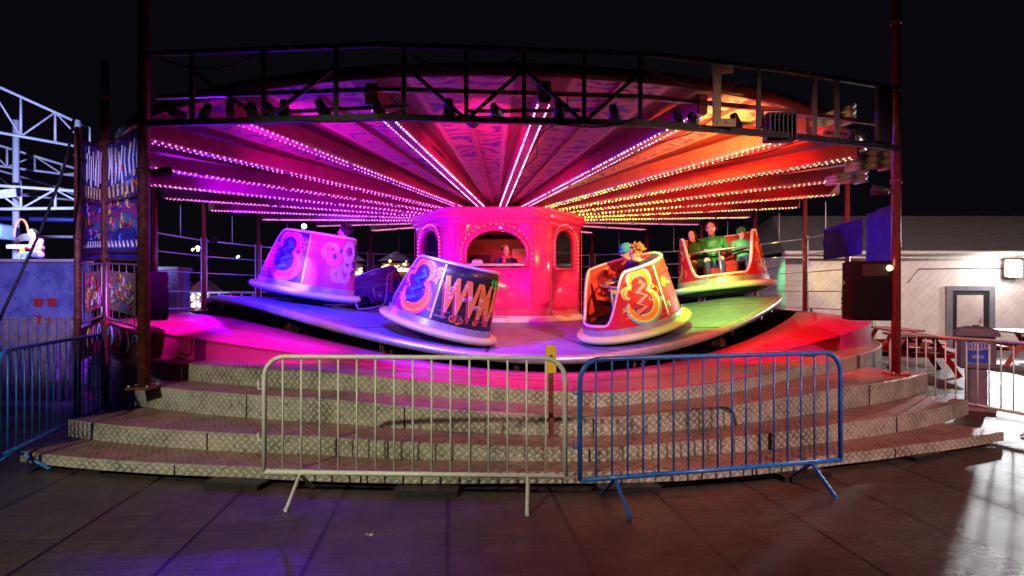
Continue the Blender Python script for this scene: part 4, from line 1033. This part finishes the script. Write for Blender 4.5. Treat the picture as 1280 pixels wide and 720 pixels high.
    for k in range(4):
        c=flat('scroll_'+'abcd'[k],[(.1,.3,.8),(.8,.4,.1),(.7,.15,.4),(.2,.5,.7)][k]); u=.15+.23*k
        b.tube([Q(u+.07*math.cos(q*PI/6),-.04+.05*math.sin(q*PI/6),.02) for q in range(10)],.012,c,5)
    b.build('lower_scroll_board',t)
side_board(P(180,425,6.75),P(180,150,6.75),P(134,408,8.4),P(134,175,8.4),'wider painted side board just left of the worn maroon post',1)
side_board(P(98,418,7.9),P(98,165,7.9),P(126,406,8.5),P(126,178,8.5),'narrower painted side board, leftmost edge of the ride',2)
pole('side_post',P(131,0,8.55).x,8.55,.0,4.9,.05,MT['rust'],'worn maroon post between the two painted side boards','posts of the side boards',False)
pole('side_post',P(97,0,7.8).x,7.8,.0,3.75,.04,MT['rust'],'thin maroon post at the outer end of the side boards','posts of the side boards',False)

# picket fence
pf=thing('picket_fence','weathered grey picket fence at the left behind the blue barrier','fence',(-6.6,8.5,0))
pkm=mat('weathered_picket',(.18,.15,.13),.8,c2=(.30,.25,.22),scale=12,bump=.5,bscale=40)
n=18
for i in range(n):
    x=-8.6+i*.135; z=1.22+random.uniform(-.012,.012); y=8.6+.0*i
    b=MB(); b.box((x+6.6,y-8.5,z/2+.03),(.088,.022,z-.05),pkm,Matrix.Rotation(random.uniform(-.01,.01),3,'Y')); b.tube([(x+6.6,y-8.5-.0001,z),(x+6.6,y-8.5+.0001,z)],.001,pkm,4)
    b.poly([(x+6.6-.044,y-8.5-.011,z),(x+6.6+.044,y-8.5-.011,z),(x+6.6+.02,y-8.5-.011,z+.04),(x+6.6-.02,y-8.5-.011,z+.04)],pkm,Vector((0,.022,0)))
    b.build('picket_slat',pf)
b=MB()
for z in(.3,.95): b.box((-7.45+6.6,.14,z),(2.4,.04,.08),pkm)
b.build('fence_rail',pf)
# mural wall
def mural_mat():
    m,nt,b=newmat('blue_mural'); tc=nd(nt,'ShaderNodeTexCoord')
    n=noisen(nt,tc.outputs['Object'],2.2,8,.75,.6); n2=noisen(nt,tc.outputs['Object'],9,4,.7)
    c=ramp(nt,n,[(.28,(.03,.05,.16)),(.45,(.08,.12,.40)),(.56,(.22,.30,.62)),(.68,(.10,.30,.30)),(.8,(.4,.28,.35))])
    c=mixc(nt,M_(nt,'MULTIPLY',n2,.4),c,(.35,.35,.5)); nt.links.new(c,b.inputs['Base Color']); b.inputs['Roughness'].default_value=.6; return m
mw=thing('mural_wall','low wall painted with a blue mural and red squares behind the picket fence','wall',(-8.4,10.6,0))
b=MB(); b.box((-.75,0,1.07),(3.3,.2,2.14),mural_mat()); b.build('wall_panel',mw)
b=MB(); b.box((-.75,-.02,2.17),(3.34,.3,.05),MT['white']); b.build('coping',mw)
for px,py in ((48,378),(65,378),(48,400),(66,402)):
    b=MB(); p=P(px,py,10.49)-Vector((-8.4,10.6,0)); b.box(p,(.15,.012,.15),flat('mural_square',(.55,.05,.05))); b.build('painted_square',mw)

# coaster trusses
ctm=mat('coaster_white_steel',(.62,.62,.70),.4,c2=(.5,.5,.6),scale=3)
cs=thing('coaster_structure','white lattice steel roller coaster track structure behind the left fence','roller coaster',(-13,19,0))
Oc=Vector((-13,19,0))
def truss(l0,r0,l1,r1,dl,drr,n,th=.07,x0=-60,x1=112):
    def pt(line,t):
        (py0,py1)=line; px=x0+(x1-x0)*t; py=py0+(py1-py0)*t; d=dl+(drr-dl)*t; return P(px,py,d)-Oc
    b=MB(); up=lambda t:pt((l0,r0),t); lo=lambda t:pt((l1,r1),t)
    b.tube([up(0),up(1)],th,ctm,6); b.tube([lo(0),lo(1)],th,ctm,6)
    for i in range(n+1):
        b.tube([up(i/n),lo(i/n)],th*.8,ctm,6)
        if i<n: b.tube([(up if i%2 else lo)(i/n),(lo if i%2 else up)((i+1)/n)],th*.6,ctm,6)
    b.build('lattice_truss',cs)
truss(82,160,155,186,17,19,4,.045)
truss(164,216,200,222,20,22,5,.045)
truss(228,240,262,260,16,17,4,.045)
truss(196,246,236,252,21,23,4,.04)
b=MB()
for px in (97,20,-50):
    p=P(px,260,18)-Oc; b.tube([Vector((p.x,p.y,0)),Vector((p.x,p.y,6.8))],.09,ctm,8)
b.build('support_column',cs)
b=MB(); b.box(P(8,242,15.8)-Oc,(.5,.03,.22),MT['white'],Matrix.Rotation(R(-6),3,'Y')); b.build('plate_sign',cs)
b=MB(); b.tube([P(-60,296,20)-Oc,P(100,296,20)-Oc],.05,ctm,6); b.tube([P(-60,272,20)-Oc,P(100,275,20)-Oc],.08,mat('beam_blue',(.03,.04,.3),.5),6); b.build('cross_beam',cs)

# small coaster vehicle left
cv=thing('coaster_car','pale blue coaster car with a hooped seat bar parked on its platform','coaster car',P(14,300,14)+Vector((0,0,-.5)))
oc=cv.location; b=MB()
b.box(P(-6,288,14)-oc,(.7,.6,.35),mat('car_bluepaint',(.15,.25,.7),.3,coat=.5),Matrix.Rotation(R(10),3,'Y'),bev=.08); b.build('car_body',cv)
b=MB(); b.grid(lambda i,j:P(17+30*i/8,300-8*math.sin(PI*(i/8))*(1-.3*j/4)+j*1.6,14+.12*j)-oc,8,4,MT['white']); b.box(P(32,309,14.1)-oc,(.6,.4,.09),MT['apron'],bev=.02); b.build('seat_pad',cv)
b=MB(); b.tube([P(22+9*math.cos(PI-q*PI/10)+5,296-22*math.sin(q*PI/10),14)-oc for q in range(11)],.025,flat('hoop_orange',(.8,.2,.08)),8); b.build('hoop_bar',cv)
b=MB(); b.bar(P(28,308,14)-oc,P(28,330,14)-oc,.07,.07,MT['yellow']); b.build('prop_post',cv)
b=MB(); b.box(P(10,328,14.3)-oc,(1.6,.6,.1),flat('platform_orange',(.5,.15,.04)),bev=.02); b.build('chassis_base',cv)
# person standing by it (seated figure is hidden below by the wall)
make_person('worker in a pink top and blue jeans sitting on the wall by the coaster car',W(P(49,322,12.2)+Vector((0,.0,-.02)),R(160)),flat('pink_top',(.8,.15,.3)),jean,MT['hair'],'short',lean=.4,handz=.3,handy=.3,scale=.72,vox=.014)

# black cable
b=MB(); b.tube([P(92,150,7.6),P(85,190,7.3),P(75,225,7.0),P(50,290,6.6),P(0,398,6.0),P(-60,520,5.6)],.016,MT['black'],6)
tag(b.build('black_cable'),'black cable slanting down across the coaster truss at far left','cable')

# ---------------------------------------------------------------- distant background seen through left bays
def lights_cluster(px0,px1,py0,py1,d,n,label,cols,name='fairground_stall',seed=1,base=True):
    rnd=random.Random(seed); c=P((px0+px1)/2,(py0+py1)/2,d); t=thing(name,label,'stall',(c.x,c.y,0))
    o=Vector((c.x,c.y,0)); b=MB(); wd=(px1-px0)/F*d; ht=(py1-py0)/F*d
    b.box((0,.3,c.z/2),(wd,.4,c.z+ht/2),mat('stall_front',(.10,.05,.06),.6,c2=(.2,.10,.09),scale=5)); b.build('stall_front',t)
    b=MB(); b.poly([(-wd/2-.2,.0,c.z+ht/2),(wd/2+.2,.0,c.z+ht/2),(0,.0,c.z+ht/2+.5)],flat('stall_roof',(.2,.05,.08)),Vector((0,.8,0))); b.build('roof_gable',t)
    b=MB()
    for i in range(n): b.ball(P(rnd.uniform(px0,px1),rnd.uniform(py0,py1),d)-o,rnd.uniform(.03,.07),cols[i%len(cols)],6,4)
    for i in range(8): b.box(P(px0+(px1-px0)*(i+.5)/8,py1+1.5,d-.05)-o,(.12,.05,.14),cols[-1])
    b.build('stall_bulbs',t)
eg=em('gold_glow',(1,.6,.2),5); er=em('red_glow',(1,.15,.12),4); ew=em('white_glow',(1,.9,.9),6)
lights_cluster(204,236,362,380,26,34,'distant stall with gold and white bulbs behind the edge-on loudspeaker',[eg,er,ew,eg,ew],seed=1)
lights_cluster(240,262,364,380,26,20,'distant stall with warm bulbs between two violet rim posts',[eg,eg,ew],seed=5)
lights_cluster(424,452,326,340,30,16,'distant stall with small orange bulbs behind the blue and pink car',[eg,er,eg],seed=2)
lights_cluster(477,512,326,336,30,14,'distant stall with curved rows of warm bulbs left of the booth',[eg,ew,eg],seed=3)
def strings(name,pts,label,m):
    b=MB()
    for p in pts: b.tube([P(*p[0]),P(*p[1])],.05,m,5)
    tag(b.build(name),label,'light')
strings('lit_sign',[((296,322,31),(299,320,31)),((345,330,33),(347,328,33)),((470,345,34),(472,343,34)),((245,310,30),(248,308,30)),((249,309,30),(247,314,30)),((240,313,30),(242,311,30)),((322,309,32),(326,312,32))],'far off tiny white lit sign above the stalls',ew)
b=MB(); c=P(486,358,24); b.box((0,0,0),(1.0,.1,.62),flat('magenta_board',(.6,.12,.4)),bev=.01); b.box((-.52,0,-.1),(.12,.12,.8),MT['white']); b.box((0,.2,-1.2),(1.0,.1,2.0),MT['black'])
tag(b.build('kiosk_board',loc=c),'magenta lit kiosk board far behind the left of the booth','kiosk')
b=MB(); b.box((0,0,0),(.5,.6,2.2),mat('speckled_cabin',(.16,.14,.26),.7,c2=(.12,.1,.25),scale=14),bev=.02); b.box((0,0,1.14),(.56,.7,.08),MT['grey'])
tag(b.build('cabin',loc=Vector((P(218,350,15.5).x,15.5,1.1+.0))),'speckled violet cabin just outside the ride behind the left loudspeaker','cabin')
# railings on the far side (lit tops)
b=MB()
for i in range(7):
    p=P(232+14*i,372,19); b.tube([Vector((p.x,p.y,0)),Vector((p.x,p.y,1.6))],.03,MT['barwhite'],6)
b.tube([P(230,366,19),P(320,366,19)],.025,MT['barwhite'],6)
tag(b.build('distant_railing'),'pale tube railing beyond the ride at left','railing')
b=MB(); b.lathe([(.01,0),(.12,0),(.12,.12),(.05,.2),(.02,.45),(.01,.46)],MT['black'],10); b.ball((0,0,.5),.09,em('globe_white',(1,.95,1),12),10,8)
tag(b.build('globe_lamp',loc=P(380,283,22)+Vector((0,0,-.5))),'single white globe light directly above the blue and pink car','lamp')
b=MB(); p=P(380,283,22); b.tube([Vector((p.x,p.y,0)),Vector((p.x,p.y,p.z-.5))],.05,MT['black'],8); tag(b.build('lamp_post'),'thin black lamp post carrying the globe light','lamp post')

# ---------------------------------------------------------------- lights
def spot(name,loc,tgt,col,power,ang=60,blend=.6,rad=.06):
    l=bpy.data.lights.new(name,'SPOT'); l.energy=power; l.color=col; l.spot_size=R(ang); l.spot_blend=blend; l.shadow_soft_size=rad
    o=bpy.data.objects.new(name,l); COL.objects.link(o); o.location=loc; o.rotation_euler=(Vector(tgt)-Vector(loc)).to_track_quat('-Z','Y').to_euler(); return o
canN=0
def can(loc,tgt,col,power,ang,label):  # fixtures added to carry the coloured light on cars, booth, deck and ceiling
    """par can added to carry a coloured lamp"""
    loc=Vector(loc); d=(Vector(tgt)-loc).normalized(); t=thing('added_par_can',label,'stage light',loc,0,'stage lights added on frame and posts to carry the coloured light')
    t.rotation_euler=d.to_track_quat('-Z','Y').to_euler()
    b=MB(); b.lathe([(.0,.14),(.04,.13),(.055,.05),(.07,-.03),(.072,-.06),(.062,-.06),(.055,-.02)],MT['black'],16); b.build('can_housing',t)
    spot('lamp',loc+d*.07,tgt,col,power,ang,.7,.05)
MAG=(1,.0,.75); BLU=(.12,.02,1); RED=(1,.03,.03); GRN=(.05,1,.15); ORG=(1,.25,.03); YEL=(1,.8,.1); WHT=(1,.85,.8)
# placed by lights block below
#LIGHTS
zc=3.56
def onf(px,dy=.12): return alongF(px)+Vector((0,dy,zc))
can(onf(215),(-1.9,12.4,2.3),(.5,0,1),850,27,'added stage light nearest the worn maroon post')
can(onf(250),(-5.4,8.7,.95),(.75,.0,.9),1300,42,'second added stage light from the worn maroon post')
can(onf(310),(-3.5,10.4,1.2),(.02,.01,1),5200,48,'third added stage light from the worn maroon post')
can(onf(330),(-3.55,9.9,1.75),(1,.45,1),800,12,'narrow stage light added to brighten the blue and pink car')
can(onf(350),(-3.0,8.0,.8),(.5,.0,1),700,44,'fourth added stage light from the worn maroon post')
can(onf(400),(-.9,8.7,.9),(.07,.01,1),2600,56,'added stage light left of the middle of the frame')
can(onf(470),(-.9,9.0,1.55),(1,.72,.42),300,13,'added stage light over the middle of the steps')
can(onf(560),(-.5,7.0,.6),(.9,.0,1),200,60,'added stage light right above the middle of the pale barrier')
can(onf(620),(1.1,12.2,2.2),(1,.0,.0),800,30,'added stage light right of the middle of the frame')
can(onf(700),(.8,8.4,.8),(.75,.02,1),420,50,'added stage light above the gap between the front barriers')
can(onf(770),(2.05,9.45,1.6),(1,.85,.5),650,18,'added stage light above the red scroll car')
can(onf(850),(3.35,10.6,1.2),(.02,1,.08),2600,34,'added stage light beside the cream bracket')
can(onf(870),(4.45,12.4,2.35),(.85,1,.60),1500,12,'added stage light right of the cream bracket')
can(onf(925),(4.4,9.2,.9),(1,.01,.0),700,66,'added stage light next to the orange floodlight')
can(onf(1070),(5.9,12.5,1.2),(1,.05,.01),260,60,'added stage light nearest the glossy maroon post')
# ceiling washes added on the posts and frame
up=can
up((LPp.x+.16,LPp.y+.12,2.95),(-1.6,10.8,3.9),(.75,.0,1),420,80,'added upward stage light clamped to the worn maroon post')
up(pol(7.3,-99.5,2.95),(CX-3.0,CY-1.0,3.9),(.12,.0,1),1100,110,'added upward stage light clamped to a violet rim post at left')
up(pol(7.3,-62,2.95),(CX-2.6,CY-2.6,3.8),(.16,.0,1),1300,110,'added upward stage light over the left edge of the deck')
up((RPp.x-.16,RPp.y+.12,2.95),(2.6,10.6,3.9),(1,.03,.01),560,90,'added upward stage light clamped to the glossy maroon post')
up(pol(7.3,80.5,2.95),(CX+3.0,CY-1.4,3.9),(1,.05,.01),420,110,'added upward stage light clamped to a maroon rim post at right')
up(onf(590,.1)+Vector((0,0,-.1)),(-.3,11.6,3.75),(1,.01,.35),420,60,'added stage light tilted up at the ceiling in the middle')
spot('flood_beam',fl.location+Vector((-.05,.12,.02)),(1.6,10.6,3.75),(1,.42,.05),1100,115,.8,.08)
l=bpy.data.lights.new('booth_lamp','POINT'); l.energy=16; l.color=(1,.25,.18); l.shadow_soft_size=.08; o=bpy.data.objects.new('booth_lamp',l); COL.objects.link(o); o.location=(CX+.1,CY-.9,2.93)
spot('booth_window_spot',(CX+.1,CY-1.75,3.0),(CX+.2,CY-1.3,2.3),(.9,.85,1),30,70,.6,.05)  # spot before the front window aimed down at the operator, no lamp built
def added_pier_lamp(x,y,h,label):  # unseen posts added behind the camera to light the steps from the front
    t=thing('added_pier_lamp',label,'lamp post',(x,y,0),0,'unseen lamp posts added for frontal light')
    b=MB(); b.tube([(0,0,0),(0,0,h)],[.09,.06],MT['black'],12); b.build('post_shaft',t)
    b=MB(); b.box((0,.25,h+.03),(.3,.6,.1),MT['black'],bev=.02); b.build('lamp_head',t)
added_pier_lamp(-5.5,-3.6,6.2,'unseen lamp post added behind the photographer on the left for frontal light'); added_pier_lamp(6.5,-3.4,6.2,'unseen lamp post added behind the photographer on the right for frontal light')
spot('pier_fill_light',(-5.5,-3.2,6.1),(-1.7,5.9,.42),(1,.98,.66),2000,35,.7,.12)  # frontal light on the steps from the added posts
spot('pier_fill_light',(6.5,-3.0,6.1),(3.5,6.3,.42),(1,.58,.54),2900,42,.7,.12)
spot('pier_fill_light',(9,3.0,8.6),(12.5,18,2.2),(1,.74,.70),5200,55,.7,.15)  # frontal fill added for the building roof and wall, no post stands there
spot('wall_lamp_light',P(1268,336,YB-.75)+Vector((0,0,.1)),(4.2,5.0,0),(.92,.96,1),1100,78,.4,.10)
l=bpy.data.lights.new('wall_lamp_glow','POINT'); l.energy=55; l.color=(1,.95,.92); l.shadow_soft_size=.15; o=bpy.data.objects.new('wall_lamp_glow',l); COL.objects.link(o); o.location=P(1268,336,YB-.8)
# added coloured fill spots, no fixtures built; green and yellow stand for ride light
spot('blue_fill',(-10,4.0,4.4),(-8.2,10.4,1.4),(.10,.07,1),230,60,.8,.1)
spot('blue_fill',(-9,9.2,2.95),(-13,18,5.6),(.42,.50,1),6500,80,.7,.1)
spot('violet_fill',(-2.4,.5,3.6),(-5.9,7.8,2.3),(.50,.38,1),2600,24,.8,.1)  # added near the camera to brighten the side boards
spot('green_flood',pol(6.9,118,3.0),(9.3,17,1.2),(.15,1,.35),260,34,.6,.08)
spot('yellow_flood',pol(6.9,104,3.0),(10.2,17,1.5),(1,.75,.15),300,30,.6,.08)
spot('tarp_fill',pol(6.2,78,1.9),(6.2,10.6,2.4),(.03,.05,1),60,80,.6,.08)  # blue light added for the tarpaulins, no lamp stands there
spot('deck_blue',(-6.4,2.2,3.6),(-4.4,5.4,0),(.10,.08,1),60,50,.8,.1)

for i,(px,py) in enumerate(((462,668),(590,598))):
    g=G(px,py,.006); b=MB(); b.grid(lambda i_,j_:Vector(((i_/3-.5)*.045,(j_/3-.5)*.03,.006*math.sin(i_*2+j_))),3,3,MT['white']); o=b.build('paper_scrap',loc=g); md=o.modifiers.new('s','SOLIDIFY'); md.thickness=.001
    tag(o,['scrap of white paper lying on the dark boards, left of centre','scrap of white paper just in front of the pale barrier foot'][i],'litter')

spot('rail_wash',pol(3.2,-100,3.1),pol(7.6,-112,2.0),(.10,.08,1),520,120,.8,.08)  # both rail washes added to brighten the dim back rails, no fixture
spot('rail_wash',pol(3.2,120,3.1),pol(7.6,112,2.0),(.7,1,.6),170,110,.8,.08)
# sagging cables along the frame
rnd=random.Random(3)
for (pa,pb,z0,dip) in ((200,330,4.16,.16),(330,505,3.5,.10),(505,655,4.15,.22),(655,800,3.5,.12),(800,948,4.1,.20),(948,1090,3.5,.09)):
    A=alongF(pa)-O2;B=alongF(pb)-O2; b=MB()
    b.tube([A.lerp(B,i/12)+Vector((0,-.04+.02*math.sin(i),z0-dip*4*(i/12)*(1-i/12))) for i in range(13)],.009,MT['black'],5); b.build('power_cable',fr)
for k in range(8):
    a=-60+k*17; b=MB(); b.tube([pol(1.6+5.6*i/14,a+.8*math.sin(i*1.3+k),zraf(1.6+5.6*i/14)+.17-.03*abs(math.sin(i*.9)))-O for i in range(15)],.010,MT['black'],5); b.build('power_cable',canopy)
